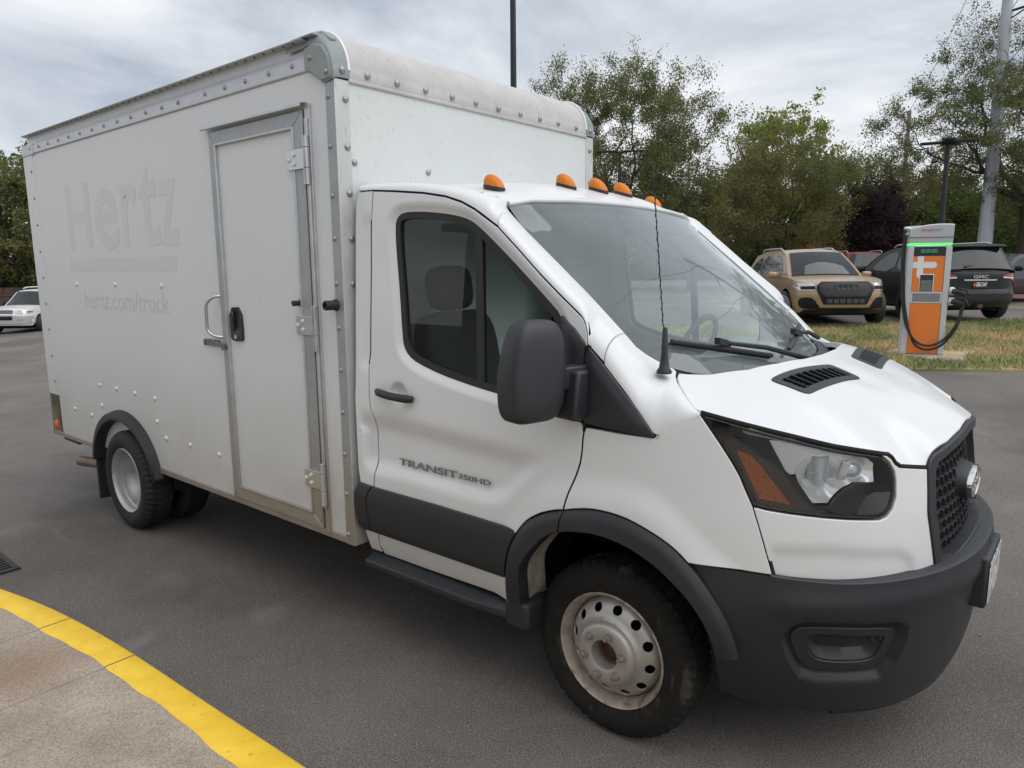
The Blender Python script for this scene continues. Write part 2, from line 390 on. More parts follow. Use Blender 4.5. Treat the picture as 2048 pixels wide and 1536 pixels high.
# outlines of the cab panels as (distance along the body side, height) in metres
DATA = {
 'gap_top': [(-1.302, 2.09), (-1.162, 2.077), (-0.981, 2.057), (-0.854, 2.035), (-0.764, 2.008), (-0.693, 1.976), (-0.63, 1.939), (-0.571, 1.905), (-0.469, 1.82), (-0.365, 1.73), (-0.278, 1.661), (-0.213, 1.612), (-0.175, 1.583), (-0.161, 1.559), (-0.153, 1.529), (-0.15, 1.489)],
 'gap_front': [(-0.15, 1.489), (-0.159, 1.476), (-0.163, 1.444), (-0.161, 1.405), (-0.169, 1.366), (-0.171, 1.327), (-0.176, 1.287), (-0.177, 1.255), (-0.17, 1.229), (-0.158, 1.218), (-0.147, 1.214), (-0.155, 1.185), (-0.158, 1.158), (-0.16, 1.118), (-0.166, 1.075), (-0.184, 1.019), (-0.202, 0.967), (-0.213, 0.927), (-0.221, 0.895), (-0.229, 0.858), (-0.234, 0.812)],
 'gap_rear': [(-1.302, 2.09), (-1.303, 1.984), (-1.301, 1.759), (-1.304, 1.385), (-1.316, 1.325), (-1.314, 1.187), (-1.306, 1.134), (-1.292, 1.089), (-1.299, 0.987), (-1.296, 0.92), (-1.293, 0.884), (-1.286, 0.852), (-1.292, 0.8), (-1.293, 0.776), (-1.317, 0.741), (-1.329, 0.708), (-1.332, 0.665), (-1.328, 0.62), (-1.329, 0.561), (-1.302, 0.541), (-1.313, 0.512), (-1.32, 0.475), (-1.318, 0.444)],
 'clad_top': [(-1.389, 0.782), (-1.29, 0.781), (-0.878, 0.777), (-0.63, 0.773), (-0.418, 0.769)],
 'clad_bot': [(-1.401, 0.543), (-1.329, 0.544), (-0.526, 0.543)],
 'clad_rear': [(-1.391, 0.78), (-1.415, 0.733), (-1.421, 0.685), (-1.42, 0.622), (-1.417, 0.575), (-1.403, 0.54)],
 'sill_bot': [(-1.399, 0.431), (-1.306, 0.426), (-1.044, 0.427), (-0.848, 0.431), (-0.667, 0.435), (-0.541, 0.434)],
 'cab_rear': [(-1.413, 2.055), (-1.41, 1.23), (-1.415, 1.183), (-1.412, 1.109), (-1.402, 0.833), (-1.391, 0.783)],
 'window': [(-1.162, 1.929), (-1.154, 1.966), (-1.118, 1.987), (-1.02, 1.986), (-0.891, 1.973), (-0.792, 1.956), (-0.729, 1.937), (-0.674, 1.904), (-0.576, 1.83), (-0.467, 1.743), (-0.361, 1.655), (-0.274, 1.58), (-0.251, 1.484), (-0.257, 1.324), (-0.275, 1.239), (-0.484, 1.27), (-0.625, 1.286), (-0.711, 1.298), (-0.876, 1.325), (-1.017, 1.362), (-1.072, 1.389), (-1.1, 1.424), (-1.109, 1.461), (-1.13, 1.665), (-1.151, 1.807)],
 'door_tri': [(-0.27, 1.59), (-0.206, 1.547), (-0.157, 1.496), (-0.163, 1.444), (-0.165, 1.405), (-0.173, 1.365), (-0.175, 1.327), (-0.18, 1.286), (-0.181, 1.254), (-0.174, 1.229), (-0.162, 1.218), (-0.235, 1.223), (-0.306, 1.232), (-0.276, 1.259), (-0.261, 1.323), (-0.256, 1.466)],
 'fend_tri': [(-0.146, 1.489), (-0.083, 1.432), (0.02, 1.326), (0.103, 1.24), (0.127, 1.213), (0.123, 1.203), (-0.009, 1.208), (-0.146, 1.216), (-0.163, 1.232), (-0.171, 1.259), (-0.167, 1.315), (-0.158, 1.395), (-0.158, 1.447)],
 'fender_top': [(-0.146, 1.49), (-0.083, 1.432), (0.02, 1.326), (0.127, 1.21), (0.23, 1.256), (0.321, 1.294)],
 'hl_rear': [(0.317, 1.295), (0.396, 1.211), (0.449, 1.151), (0.479, 1.112), (0.5, 1.073), (0.525, 1.028), (0.532, 1.016)],
 'hl_top': [(0.317, 1.298), (0.533, 1.264), (0.706, 1.236), (0.887, 1.204), (1.034, 1.183), (1.13, 1.169)],
 'hl_right': [(1.13, 1.169), (1.168, 1.144), (1.195, 1.113), (1.2, 1.086), (1.192, 1.032), (1.166, 0.996), (1.135, 0.976), (1.096, 0.968)],
 'hl_bot': [(1.096, 0.968), (0.965, 0.976), (0.825, 0.987), (0.694, 0.998), (0.587, 1.008), (0.531, 1.017)],
 'hl_amber': [(0.458, 1.194), (0.531, 1.18), (0.579, 1.142), (0.706, 1.019), (0.652, 1.026), (0.557, 1.036)],
 'hl_refl': [(0.613, 1.224), (0.661, 1.223), (0.839, 1.197), (1.064, 1.167), (1.108, 1.142), (1.103, 1.084), (0.996, 1.089), (0.95, 1.074), (0.87, 1.027), (0.801, 1.028), (0.759, 1.059), (0.733, 1.103), (0.727, 1.119), (0.692, 1.119), (0.674, 1.135)],
 'hl_refl_low': [(0.737, 1.094), (0.78, 1.11), (0.835, 1.112), (0.956, 1.081), (0.87, 1.029), (0.801, 1.031), (0.755, 1.062)],
 'hl_ring': [(1.043, 1.05), (1.075, 1.058), (1.175, 1.056), (1.177, 1.033), (1.155, 1.0), (1.119, 0.98), (1.065, 0.98), (0.985, 0.986), (0.981, 0.999)],
 'fend_fascia': [(0.532, 1.013), (0.556, 0.949), (0.586, 0.868), (0.612, 0.8)],
 'fend_bot': [(0.275, 0.814), (0.357, 0.812), (0.478, 0.808), (0.615, 0.8)],
 'arch_out': [(-0.535, 0.443), (-0.516, 0.554), (-0.501, 0.619), (-0.477, 0.691), (-0.441, 0.755), (-0.392, 0.814), (-0.336, 0.853), (-0.283, 0.877), (-0.22, 0.897), (-0.163, 0.912), (-0.097, 0.925), (-0.001, 0.926), (0.092, 0.905), (0.197, 0.865), (0.271, 0.816), (0.339, 0.754), (0.403, 0.68), (0.446, 0.613), (0.468, 0.545), (0.477, 0.506)],
 'arch_in': [(-0.447, 0.444), (-0.435, 0.512), (-0.431, 0.57), (-0.418, 0.628), (-0.383, 0.685), (-0.335, 0.74), (-0.295, 0.78), (-0.234, 0.811), (-0.174, 0.828), (-0.095, 0.84), (-0.012, 0.838), (0.061, 0.821), (0.143, 0.788), (0.214, 0.746), (0.278, 0.697), (0.334, 0.633), (0.367, 0.569), (0.381, 0.511)],
 'fascia_bot': [(0.612, 0.8), (0.725, 0.79), (0.9, 0.776), (1.043, 0.766), (1.203, 0.763), (1.326, 0.761), (1.421, 0.772)],
 'grille_frame': [(1.965, 1.185), (1.781, 1.178), (1.611, 1.16), (1.458, 1.141), (1.429, 1.128), (1.409, 1.103), (1.397, 1.049), (1.381, 0.969), (1.381, 0.946), (1.401, 0.859), (1.424, 0.774), (1.49, 0.737), (1.559, 0.74), (1.695, 0.767), (1.833, 0.79)],
 'hood_gap': [(1.157, 1.166), (1.179, 1.155), (1.198, 1.136), (1.226, 1.123), (1.407, 1.1)],
 'scoop': [(-1.37, 1.128), (-1.292, 1.143), (-1.051, 1.134), (-0.789, 1.121), (-0.554, 1.11), (-0.376, 1.1), (-0.211, 1.089), (-0.274, 1.051), (-0.374, 0.995), (-0.422, 0.941), (-0.472, 0.879), (-0.523, 0.839), (-0.599, 0.823), (-0.792, 0.826), (-1.058, 0.836), (-1.288, 0.823), (-1.344, 0.834)],
 'flare_ridge': [(-0.465, 0.875), (-0.408, 0.944), (-0.353, 0.988), (-0.274, 1.027), (-0.178, 1.052), (-0.087, 1.057), (0.108, 1.059), (0.184, 1.026), (0.259, 0.976), (0.334, 0.912), (0.409, 0.867), (0.498, 0.815)],
 'handle': [(-1.243, 1.226), (-1.01, 1.204)],
 'handle_c': [(-1.121, 1.214)],
 'badge': [(-1.139, 0.93), (-0.605, 0.907)],
 'badge2': [(-0.785, 0.909), (-1.14, 0.9), (-0.605, 0.931)],
 'b_top': [(0.256, 0.812), (0.335, 0.811), (0.449, 0.809), (0.576, 0.803), (0.681, 0.796), (0.842, 0.787), (0.971, 0.782), (1.114, 0.784), (1.221, 0.788), (1.303, 0.803)],
 'b_left': [(0.256, 0.812), (0.316, 0.755), (0.375, 0.684), (0.415, 0.615), (0.437, 0.545), (0.446, 0.503), (0.355, 0.504), (0.35, 0.413), (0.343, 0.284)],
 'b_bot': [(0.354, 0.288), (0.464, 0.27), (0.602, 0.26), (0.742, 0.267), (0.888, 0.277), (1.094, 0.305), (1.334, 0.337), (1.56, 0.378), (1.901, 0.394)],
 'fog_out': [(0.664, 0.584), (0.686, 0.612), (0.723, 0.625), (0.896, 0.621), (1.153, 0.601), (1.183, 0.586), (1.184, 0.561), (1.153, 0.484), (1.099, 0.434), (0.92, 0.436), (0.785, 0.44), (0.728, 0.459), (0.692, 0.514)],
 'fog_in': [(0.737, 0.565), (0.755, 0.588), (0.798, 0.596), (1.118, 0.57), (1.121, 0.556), (1.097, 0.501), (1.066, 0.475), (0.916, 0.476), (0.809, 0.486), (0.777, 0.503), (0.749, 0.541)],
 'fog_mesh': [(0.775, 0.58), (1.001, 0.568), (0.974, 0.533), (0.933, 0.518), (0.806, 0.526), (0.789, 0.542)],
 'lower_dam': [(1.828, 0.522), (1.713, 0.515), (1.569, 0.511), (1.457, 0.471), (1.391, 0.403), (1.336, 0.334)],
}

# ================================================================ TRUCK
X0 = .10; NE = 2.3; LS = 1.2
TW = np.array([(.20,.86),(.30,.90),(.40,.93),(.5,.962),(.6,.985),(.7,.995),(.85,.995),(1.0,.992),(1.15,.988),(1.25,.984),(1.36,.977),(1.5,.970),(1.76,.955),(1.98,.941),(2.09,.928),(2.2,.905)])
TN = np.array([(.2,.98),(.4,1.0),(.6,1.01),(.77,1.01),(.95,.995),(1.1,.97),(1.2,.955),(1.3,.93),(1.4,.88),(1.6,.75)])
TWB = np.array([(.18,.74),(.22,.775),(.30,.83),(.38,.885),(.48,.94),(.58,.975),(.70,.995),(.80,.99),(.95,.985)])
TNB = np.array([(.18,.93),(.25,.968),(.35,1.005),(.5,1.030),(.62,1.045),(.72,1.058),(.80,1.058),(.95,1.04)])
def hint(x, T):
    x = np.asarray(x, float); xs, ys = T[:, 0], T[:, 1]; mm = np.gradient(ys, xs)
    i = np.clip(np.searchsorted(xs, x)-1, 0, len(xs)-2); h = xs[i+1]-xs[i]; t = np.clip((x-xs[i])/h, -.5, 1.5); t2, t3 = t*t, t*t*t
    return (2*t3-3*t2+1)*ys[i]+(t3-2*t2+t)*h*mm[i]+(-2*t3+3*t2)*ys[i+1]+(t3-t2)*h*mm[i+1]
def body(p, A=TW, B=TN):
    p = np.asarray(p, float); s, z = p[..., 0], p[..., 1]; w = hint(z, A); n = hint(z, B); th = np.clip(s/LS, 0, None); sd = s <= 0
    x = np.where(sd, X0+s, X0+(n-X0)*np.abs(np.sin(th))**(2/NE))
    y = np.where(sd, -w, -w*np.sign(np.cos(th))*np.abs(np.cos(th))**(2/NE))
    return np.stack([x, y, z], -1)
def bump_surf(p): return body(p, TWB, TNB)
A = {k: np.array(v) for k, v in DATA.items()}
cat = lambda *a: np.vstack(a)
R_ = lambda a: a[::-1]
def spline(P, k):
    P = np.asarray(P, float); m_ = np.gradient(P, axis=0); out = []
    for i in range(len(P)-1):
        for t in np.arange(k)/k: t2, t3 = t*t, t**3; out.append((2*t3-3*t2+1)*P[i]+(t3-2*t2+t)*m_[i]+(-2*t3+3*t2)*P[i+1]+(t3-t2)*m_[i+1])
    return np.array(out+[P[-1]])
A['arch_out'] = spline(A['arch_out'], 3); A['arch_in'] = spline(A['arch_in'], 3)
SMID = LS*math.pi/2

truck = thing('box_truck', 'white box truck with grey cab cladding and a tall cargo box, parked across the foreground', 'truck')

# ---- sculpting of the cab side
sc_top = smoothc(resample(A['scoop'][:7], 30), 8); sc_bot = smoothc(resample(A['scoop'][6:], 60), 10); scoop = cat(sc_top, sc_bot[1:])
ridge = smoothc(resample(A['flare_ridge'], 50), 12)
flare_poly = cat([(-.62,.43),(-.56,.66),(-.52,.80)], ridge, [(.60,.74),(.62,.55),(.5,.40)])
flare_edge = flare_poly[:-3]
hc = np.array([-1.118, 1.217])
win = roundpoly(A['window'], 1)
def cab_disp(P):
    d = np.zeros(len(P))
    dt = seg_dist(P, sc_top, False); db = seg_dist(P, sc_bot, False); k = inside(P, scoop)
    f = sstep(dt/.12)*sstep(db/.075); d -= np.where(k, .034*f, 0)
    k = inside(P, flare_poly); f = sstep(seg_dist(P, flare_edge, False)/.12); d += np.where(k, .022*f, 0)
    r = np.linalg.norm((P-hc)/[1.0, .95], axis=1); d -= .030*sstep((1-r/.060)*1.5)
    dw = seg_dist(P, win); d -= .020*sstep(1-dw/.038)
    return d
# a shallow pressed channel down the B pillar
def pillar_disp(P):
    d = cab_disp(P); return d - .010*sstep((P[:, 0]+1.385)/.03)*((P[:, 1] > 1.30) & (P[:, 1] < 2.0))*sstep(np.minimum(P[:, 1]-1.30, 2.0-P[:, 1])/.06)

gt, gf, gr = A['gap_top'], A['gap_front'], A['gap_rear']
arch_o = A['arch_out']; ia = 24                     # arch_o[8] = where the door gap meets the wheel arch
door_poly = cat(gt, gf[10:19], R_(arch_o[:ia+1]), R_(A['sill_bot'][1:]), R_(gr[1:-1]))
# the gap under the mirror base: door edge runs straight behind the black corner
door_poly = cat(gt, [(-.158, 1.45), (-.168, 1.33), (-.172, 1.25)], gf[11:19], R_(arch_o[:ia]), R_(A['sill_bot'][1:]), R_(gr[1:-1]))
win_c = win if area2(win) > 0 else win[::-1]
WLN = [cat(r, r[:1]) for r in (inset(win_c, -.010), inset(win_c, -.022), inset(win_c, -.036), inset(win_c, -.046))]
hcirc = lambda r: [(hc[0]+r*math.cos(t), hc[1]+r*math.sin(t)) for t in np.linspace(0, 2*math.pi, 25)]
WLN += [np.array(hcirc(r)) for r in (.012, .026, .04, .052, .062)]
door = panel('cab_door', door_poly, body, MT['paint'], truck, thick=.03, grid=.018, holes=[win], disp=cab_disp, shrink=.0045, bevel=.0025, lines=WLN)
pil_poly = cat(gr[:-1], [(-1.318,.43)], [A['sill_bot'][0]], [A['clad_rear'][-1]], R_(A['cab_rear']), [(-1.40, 2.09)])
pillar = panel('rear_pillar', pil_poly, body, MT['paint'], truck, thick=.03, grid=.02, disp=pillar_disp, shrink=.003, bevel=.0025)

tri_f = A['fend_tri']
fender_poly = cat([tri_f[11]], [tri_f[10]], [(.1232, 1.203)], [(.1272, 1.2095)], A['fender_top'][4:], A['hl_rear'], A['fend_fascia'], R_(A['fend_bot'])[1:], R_(arch_o[27:46]), R_(gf[11:18]))
FTL = cat([(.1272, 1.2095)], A['fender_top'][4:])
def fender_disp(P): return cab_disp(P)-np.where(P[:, 0] > .12, .0035*sstep((P[:, 1]-np.interp(P[:, 0], FTL[:, 0], FTL[:, 1])+.001)/.007), 0)
fender_poly = cat([(-.1466, 1.206)], [(-.009, 1.204)], [(.122, 1.206)], [(.1322, 1.224)], [(.2301, 1.270)], [(.305, 1.304)], A['hl_rear'], A['fend_fascia'], R_(A['fend_bot'])[1:], R_(arch_o[26:43]), R_(gf[11:19]))
fender = panel('front_fender', fender_poly, body, MT['paint'], truck, thick=.03, grid=.016, disp=fender_disp, shrink=.003, bevel=.0025)

# front fascia (white panel round the headlight)
fas_poly = cat(A['hl_bot'][::-1], R_(A['hl_right'])[1:], A['hood_gap'], [(1.3975,1.0491),(1.3807,.969),(1.381,.9461),(1.4013,.8588),(1.4241,.7744)], R_(A['fascia_bot'])[1:], R_(A['fend_fascia'])[1:-1])
def fas_disp(P):
    q = np.array([(.60,.905),(.85,.905),(1.05,.885),(1.20,.875),(1.30,.83),(1.31,.74),(.6,.74)])
    return -.010*np.where(inside(P, q), sstep(seg_dist(P, q[:6], False)/.045), 0)
fascia = panel('front_fascia', fas_poly, body, MT['paint'], truck, thick=.03, grid=.018, disp=fas_disp, shrink=.002, bevel=.003)

# ---- lower cladding, wheel-arch trims, sill
clad_door = cat([(-1.2926,.7764)], [A['clad_top'][2]], [A['clad_top'][4]], R_(arch_o[3:16]), [(-.526,.543)], [(-1.3288,.5443)], R_(gr[14:19]))
cl = panel('door_cladding', clad_door, body, MT['plastic'], door, off=.010, thick=.03, grid=.03, disp=lambda P: .012*sstep((P[:,1]-.54)/.03)*sstep((.79-P[:,1])/.06), shrink=.003, bevel=.004)
clad_pil = cat([A['clad_top'][0]], [(-1.2926,.7764)], gr[14:19], [(-1.3288,.5443)], R_(A['clad_rear'])[:-1])
clp = panel('pillar_cladding', clad_pil, body, MT['plastic'], pillar, off=.010, thick=.03, grid=.03, disp=lambda P: .012*sstep((P[:,1]-.54)/.03)*sstep((.79-P[:,1])/.06), shrink=.003, bevel=.004)
ai = A['arch_in']
k_in = 21
trim_rear = cat(arch_o[:ia+1], [(-.2285,.858)], R_(ai[:k_in+1]))
trim_front = cat(arch_o[ia:], [ai[-1]], R_(ai[k_in:-1]), [(-.2285,.858)])
def trim_disp(P): return .020*np.clip(seg_dist(P, arch_o, False)/.03, 0, 1)+.004
tr1 = panel('wheel_arch_trim', trim_rear, body, MT['plastic'], door, off=.014, thick=.07, grid=.02, disp=trim_disp, shrink=.002, bevel=.004)
tr2 = panel('wheel_arch_trim', trim_front, body, MT['plastic'], fender, off=.014, thick=.10, grid=.02, disp=trim_disp, shrink=.002, bevel=.004)
# muddy steel flange and liner inside the wheel housing
mb = MB(); rows = []
for t in np.linspace(0, 1, 26):
    q = resample(ai, 60)[int(t*59)]; p = body(q[None])[0]
    rows.append([(p[0], p[1]+.02, p[2]), (p[0]+.01*(p[0] > -.05)-.012*(p[0] < -.05), p[1]+.07, p[2]-.004), (p[0], p[1]+.13, p[2]+.01)])
mb.grid(rows); fl = mb.build('arch_flange', MT['mud'], truck, 40)
mb = MB(); n = 30
prof = [(-.52, .30), (-.50, .45), (-.44, .66), (-.30, .84), (-.1, .93), (.1, .92), (.28, .83), (.42, .66), (.46, .48)]
P = resample(smoothc(np.array(prof), 1), 24)
mb.grid([[(x, -.86, z), (x, -.72, z), (x, -.45, z), (x*.2-.05, -.45, min(z, .6))] for x, z in P])
lin = mb.build('wheel_housing', MT['rubber'], truck, 40)
mirror(lin)

# ---- glazing of the door
w_in = inset(win, .026)
panel('window_rubber', win, body, MT['rubber'], door, off=-.018, thick=.02, grid=.03, holes=[w_in], smooth=40, shrink=-.002)
gl = panel('window_glass', inset(win, .020), body, MT['sideglass'], door, off=-.030, thick=0, grid=.06)
panel('window_divider', [(-.708,1.935),(-.672,1.925),(-.655,1.62),(-.640,1.285),(-.678,1.288),(-.692,1.62)], body, MT['rubber'], door, off=-.020, thick=.02, grid=.05, bevel=.003)
# black mirror corner on the door and on the fender
td = A['door_tri']
panel('mirror_corner', td, body, MT['plastic'], door, off=.006, thick=.04, grid=.02, shrink=.001, bevel=.005, disp=lambda P: .012*sstep(seg_dist(P, td)/.03))
panel('corner_trim', tri_f, body, MT['plastic'], fender, off=.006, thick=.04, grid=.02, shrink=.002, bevel=.005, disp=lambda P: .014*sstep(seg_dist(P, tri_f)/.035))
gs_ = cat(tri_f[8:], [tri_f[0]]); gs_ = cat(gs_+[.010, 0], R_(gs_-[.012, 0]))
panel('corner_seal', gs_, body, MT['dark'], door, off=.003, thick=.01, grid=.05)
# door handle
hb = MB()
cx = np.linspace(0, 1, 9)
pts = [body(np.array([[-1.243+.232*t, 1.222-.014*t]]))[0]+np.array([0, -.012-.030*math.sin(math.pi*t)**.6, 0]) for t in cx]
hb.tube([np.array(p_) for p_ in pts], [.012,.0165,.017,.017,.017,.017,.0175,.018,.015], 12)
hb.build('door_handle', MT['plastic'], door, 40, .004)
# badges
def bodypt(s, z, o=0.): p = body(np.array([[s, z]]))[0]; return p+np.array([0, -o, 0])
lettering('model_lettering', 'TRANSIT', bodypt(-1.139, .8985, -.024), (1, .0, 0), (0, .05, 1), .352, .030, MT['badge'], door, depth=.006, offset=.005)
lettering('model_lettering', '350HD', bodypt(-.780, .9015, -.024), (1, .0, 0), (0, .05, 1), .178, .022, MT['badge'], door, depth=.005, offset=.005)

# ---- A pillar / roof rail / fender shoulder lofts
ws_edge = np.array([(-.557,-.785,2.012),(-.545,-.806,1.983),(-.424,-.816,1.881),(-.288,-.816,1.770),(-.158,-.816,1.663),(-.061,-.819,1.581),(.015,-.822,1.516),(.055,-.822,1.477),(.085,-.806,1.452),(.111,-.784,1.432),(.155,-.726,1.396)])
seam = np.array([(.172,-.742,1.391),(.190,-.785,1.381),(.215,-.822,1.365),(.262,-.866,1.337),(.315,-.910,1.308),(.350,-.935,1.296)])
ditch = np.array([(-1.335,-.80,2.120),(-1.1,-.80,2.112),(-.95,-.795,2.098),(-.80,-.79,2.078),(-.68,-.788,2.052),(-.60,-.786,2.027)])
o_rail = body(cat([(-1.40,2.093)], gt[:8])); i_rail = cat(ditch, ws_edge[:2], [(-.515,-.809,1.957)])
o_pil = body(cat(gt[7:], [(-.0831,1.4317)])); i_pil = cat([(-.515,-.809,1.957)], ws_edge[2:6], [(.010,-.822,1.520)])
o_sh = body(cat([(-.0831,1.4317)], A['fender_top'][2:])); i_sh = cat([(.010,-.822,1.520)], ws_edge[7:], seam)
def loft(name, O, I, m, parent, nu=40, nv=14, k=.62, ki=.45, it=0, t0=.03, t1=.975, oskirt=True):
    O = resample(O, nu); I = resample(I, nu)
    if it: O = smoothc(O, it)
    G = []
    for o_, i_ in zip(O, I):
        h = max(i_[2]-o_[2], .0); w = abs(i_[1]-o_[1])
        z1 = h*k+.015*min(1, w*10)
        c1 = o_+np.array([(i_[0]-o_[0])*.12, .10*h*k, z1]); c2 = i_+np.array([(o_[0]-i_[0])*.25, (o_[1]-i_[1])*ki, .012*min(1, w*10)-(h*.02)])
        row = []
        for t in np.linspace(t0, t1, nv):
            row.append((1-t)**3*o_+3*(1-t)**2*t*c1+3*(1-t)*t*t*c2+t**3*i_)
        G.append(row)
    G = np.array(G); a, b = G.shape[:2]
    for e0, e1 in ((0, 1), (-1, -2)):     # a hairline joint to the next panel
        d_ = np.linalg.norm(G[e1]-G[e0], axis=1)[:, None]+1e-9; G[e0] = G[e0]+(G[e1]-G[e0])*np.minimum(.0035/d_, .5)
    mb = MB(); mb.grid(G)
    # turned-in edges so that the panel has depth
    for ring_, dirv in (((G[:, 0], (0, .03, -.004)),) if oskirt else ())+((G[:, -1], (-.004, -.002, -.03)),):
        mb.grid(np.stack([ring_, ring_+np.array(dirv)], 1))
    for ring_, s in ((G[0], 1), (G[-1], -1)):
        mb.grid(np.stack([ring_, ring_+np.array((0, .03, -.02))], 1))
    o = mk(name, mb.v, [f[::-1] for f in mb.f], m, parent, 50); return fixn2(o)
def fixn2(o):
    # make normals point away from the cab axis
    me = o.data; c = np.array([-.6, 0, 1.2]); s = 0
    for p in me.polygons: s += np.dot(np.array(p.normal), np.array(p.center)-c)*p.area
    if s < 0: me.flip_normals()
    return o
rail = loft('roof_rail', o_rail, i_rail, MT['paint'], truck, k=.95, ki=.30)
apil = loft('windshield_pillar', o_pil, i_pil, MT['paint'], truck)
shoulder = loft('fender_shoulder', o_sh, i_sh, MT['paint'], truck, nu=60, nv=18, k=.62, t0=0, oskirt=False, it=8)
# dark tubes added in the panel gaps, standing in for the shade there
sb = MB()
for line, o in ((cat(gt, gf[:1]), .012), (gf, .012), (gr, .014), (A['fend_fascia'], .012), (A['hl_rear'], .01), (cat(A['hl_top'], A['hood_gap']), .014)):
    ln_ = densify(line, .03, False); P = body(ln_); P[:, 1] += o-cab_disp(ln_); P[:, 0] -= .004; sb.tube(P, .009, 6)
sb.tube(smoothc(resample(cat(ws_edge[-1:], seam), 30), 2)+np.array([0, .012, -.016]), .008, 6)
gap_shade = sb.build('gap_shade_tube', MT['dark'], truck, 60)

# ---- roof
rt = [(x, y, z) for x, y, z in ditch[:]]+[(-.557,-.785,2.014)]
pts = []
for x, y, z in rt: pts += [(x, y, z-.004), (x, -y, z-.004)]
for x, zc in ((-1.335,2.160),(-1.1,2.158),(-.95,2.152),(-.8,2.142),(-.66,2.118),(-.56,2.083)):
    pts += [(x, 0, zc), (x+.01, .35, zc-.008), (x+.01, -.35, zc-.008)]
for x, y, z in ((-.530,.678,2.029),(-.515,.562,2.034),(-.503,.436,2.040),(-.492,.2,2.045)): pts += [(x, y, z), (x, -y, z)]
pts += [(-.488, 0, 2.047)]
fr_ = tps(pts); roof_s = lambda q: np.concatenate([q, fr_(q)[..., None]], -1)
re = cat(ditch[:, :2], [(-.557,-.785)]); fe = np.array([(-.530,-.678),(-.515,-.562),(-.503,-.436),(-.492,-.2),(-.488,0)])
half = cat(re, fe)
roof_poly = cat(half, R_(half)[1:]*[1, -1])
roof = panel('cab_roof', roof_poly, roof_s, MT['paint'], truck, thick=.03, grid=.05, shrink=.004, bevel=.006)
mb = MB(); lipc = cat(re[-1:], fe); lipc = cat(lipc, R_(lipc)[1:]*[1, -1]); lipc = resample(np.c_[lipc, fr_(lipc)-.004], 60)
mb.tube(lipc+np.array([.004, 0, -.004]), .011, 8); mb.build('roof_lip', MT['paint'], roof, 60)
# marker lamps
for x, y in ((-.717,-.681),(-.655,-.25),(-.642,0),(-.655,.25),(-.717,.681)):
    z = float(fr_(np.array([x, y]))); sl = float(fr_(np.array([x+.02, y])) - fr_(np.array([x-.02, y])))/.04
    mb = MB(); G = []
    n = 20
    for i in range(9):
        ph = i/8*math.pi/2; rr = math.cos(ph); hh = math.sin(ph)
        G.append([(x+.050*rr*math.cos(2*math.pi*k/n)-.012*hh, y+.035*rr*math.sin(2*math.pi*k/n), z+.012+.050*hh+sl*.050*rr*math.cos(2*math.pi*k/n)) for k in range(n+1)])
    mb.grid(G); lampo = mb.build('marker_lamp', MT['amber'], roof, 60)
    mb = MB(); ring_ = []
    for r_, zz in ((1.04, -.006), (1.06, .006), (1.03, .014), (.9, .014)):
        ring_.append([(x+.050*r_*math.cos(2*math.pi*k/n), y+.035*r_*math.sin(2*math.pi*k/n), z+zz+sl*.050*r_*math.cos(2*math.pi*k/n)) for k in range(n+1)])
    mb.grid(ring_); mb.build('lamp_base', MT['plastic'], roof, 40)

# ---- windshield
wp = []
for x, y, z in ws_edge: wp += [(y, z, x), (-y, z, x)]
for x, y, z in ((-.530,.678,2.025),(-.515,.562,2.030),(-.503,.436,2.036),(-.492,.2,2.043)): wp += [(y, z, x), (-y, z, x)]
wp += [(0, 2.045, -.488), (0, 1.75, -.150), (0, 1.40, .265), (.4, 1.40, .232), (-.4, 1.40, .232), (.4, 1.75, -.170), (-.4, 1.75, -.170), (.55, 1.37, .245), (-.55, 1.37, .245), (0, 1.33, .345)]
fw_ = tps(wp); ws_s = lambda q: np.stack([fw_(q), q[..., 0], q[..., 1]], -1)
wl = cat([(0, 2.043), (-.2, 2.041), (-.436, 2.034), (-.562, 2.028), (-.678, 2.023), (-.765, 2.014), (-.795, 1.995)], ws_edge[2:, 1:], [(-.66, 1.372), (-.5, 1.352), (-.25, 1.340), (0, 1.336)])
ws_poly = cat(wl, R_(wl)[1:-1]*[-1, 1])
gl2 = panel('windshield', ws_poly, ws_s, MT['windshield'], truck, off=-.004, thick=0, grid=.07, shrink=.004, smooth=80)
inner = cat([(0, 2.000), (-.2, 1.998), (-.45, 1.990), (-.66, 1.975), (-.715, 1.955), (-.745, 1.90), (-.752, 1.70), (-.756, 1.55), (-.735, 1.485), (-.66, 1.445), (-.5, 1.425), (-.25, 1.415), (0, 1.412)])
inner_poly = cat(inner, R_(inner)[1:-1]*[-1, 1])
panel('windshield_border', ws_poly, ws_s, MT['gloss'], truck, off=-.012, thick=0, grid=.07, holes=[inner_poly], shrink=.004, smooth=80)
# mirror and sensor patch behind the glass, centre top
panel('sensor_patch', [(-.10,2.0),(-.16,1.99),(-.06,1.80),(.06,1.80),(.16,1.99),(.10,2.0)], ws_s, MT['interior'], truck, off=-.014, thick=.02, grid=.08)
# cowl panel at the foot of the glass
cw = [(0,1.336),(-.25,1.340),(-.5,1.352),(-.66,1.372),(-.70,1.385)]
top = np.array([ws_s(np.array(p)) for p in cw]); top = cat(R_(top*[1, 1, 1]), (top*[1, -1, 1])[1:])
T_ = resample(top, 40); G = [T_+[0.0, 0, .004], T_+[.06, 0, -.012], T_+[.12, 0, -.05], T_+[.25, 0, -.09]]
mb = MB(); mb.grid(np.array(G)); cowl = mb.build('cowl_panel', MT['plastic'], truck, 50); fixn2(cowl)
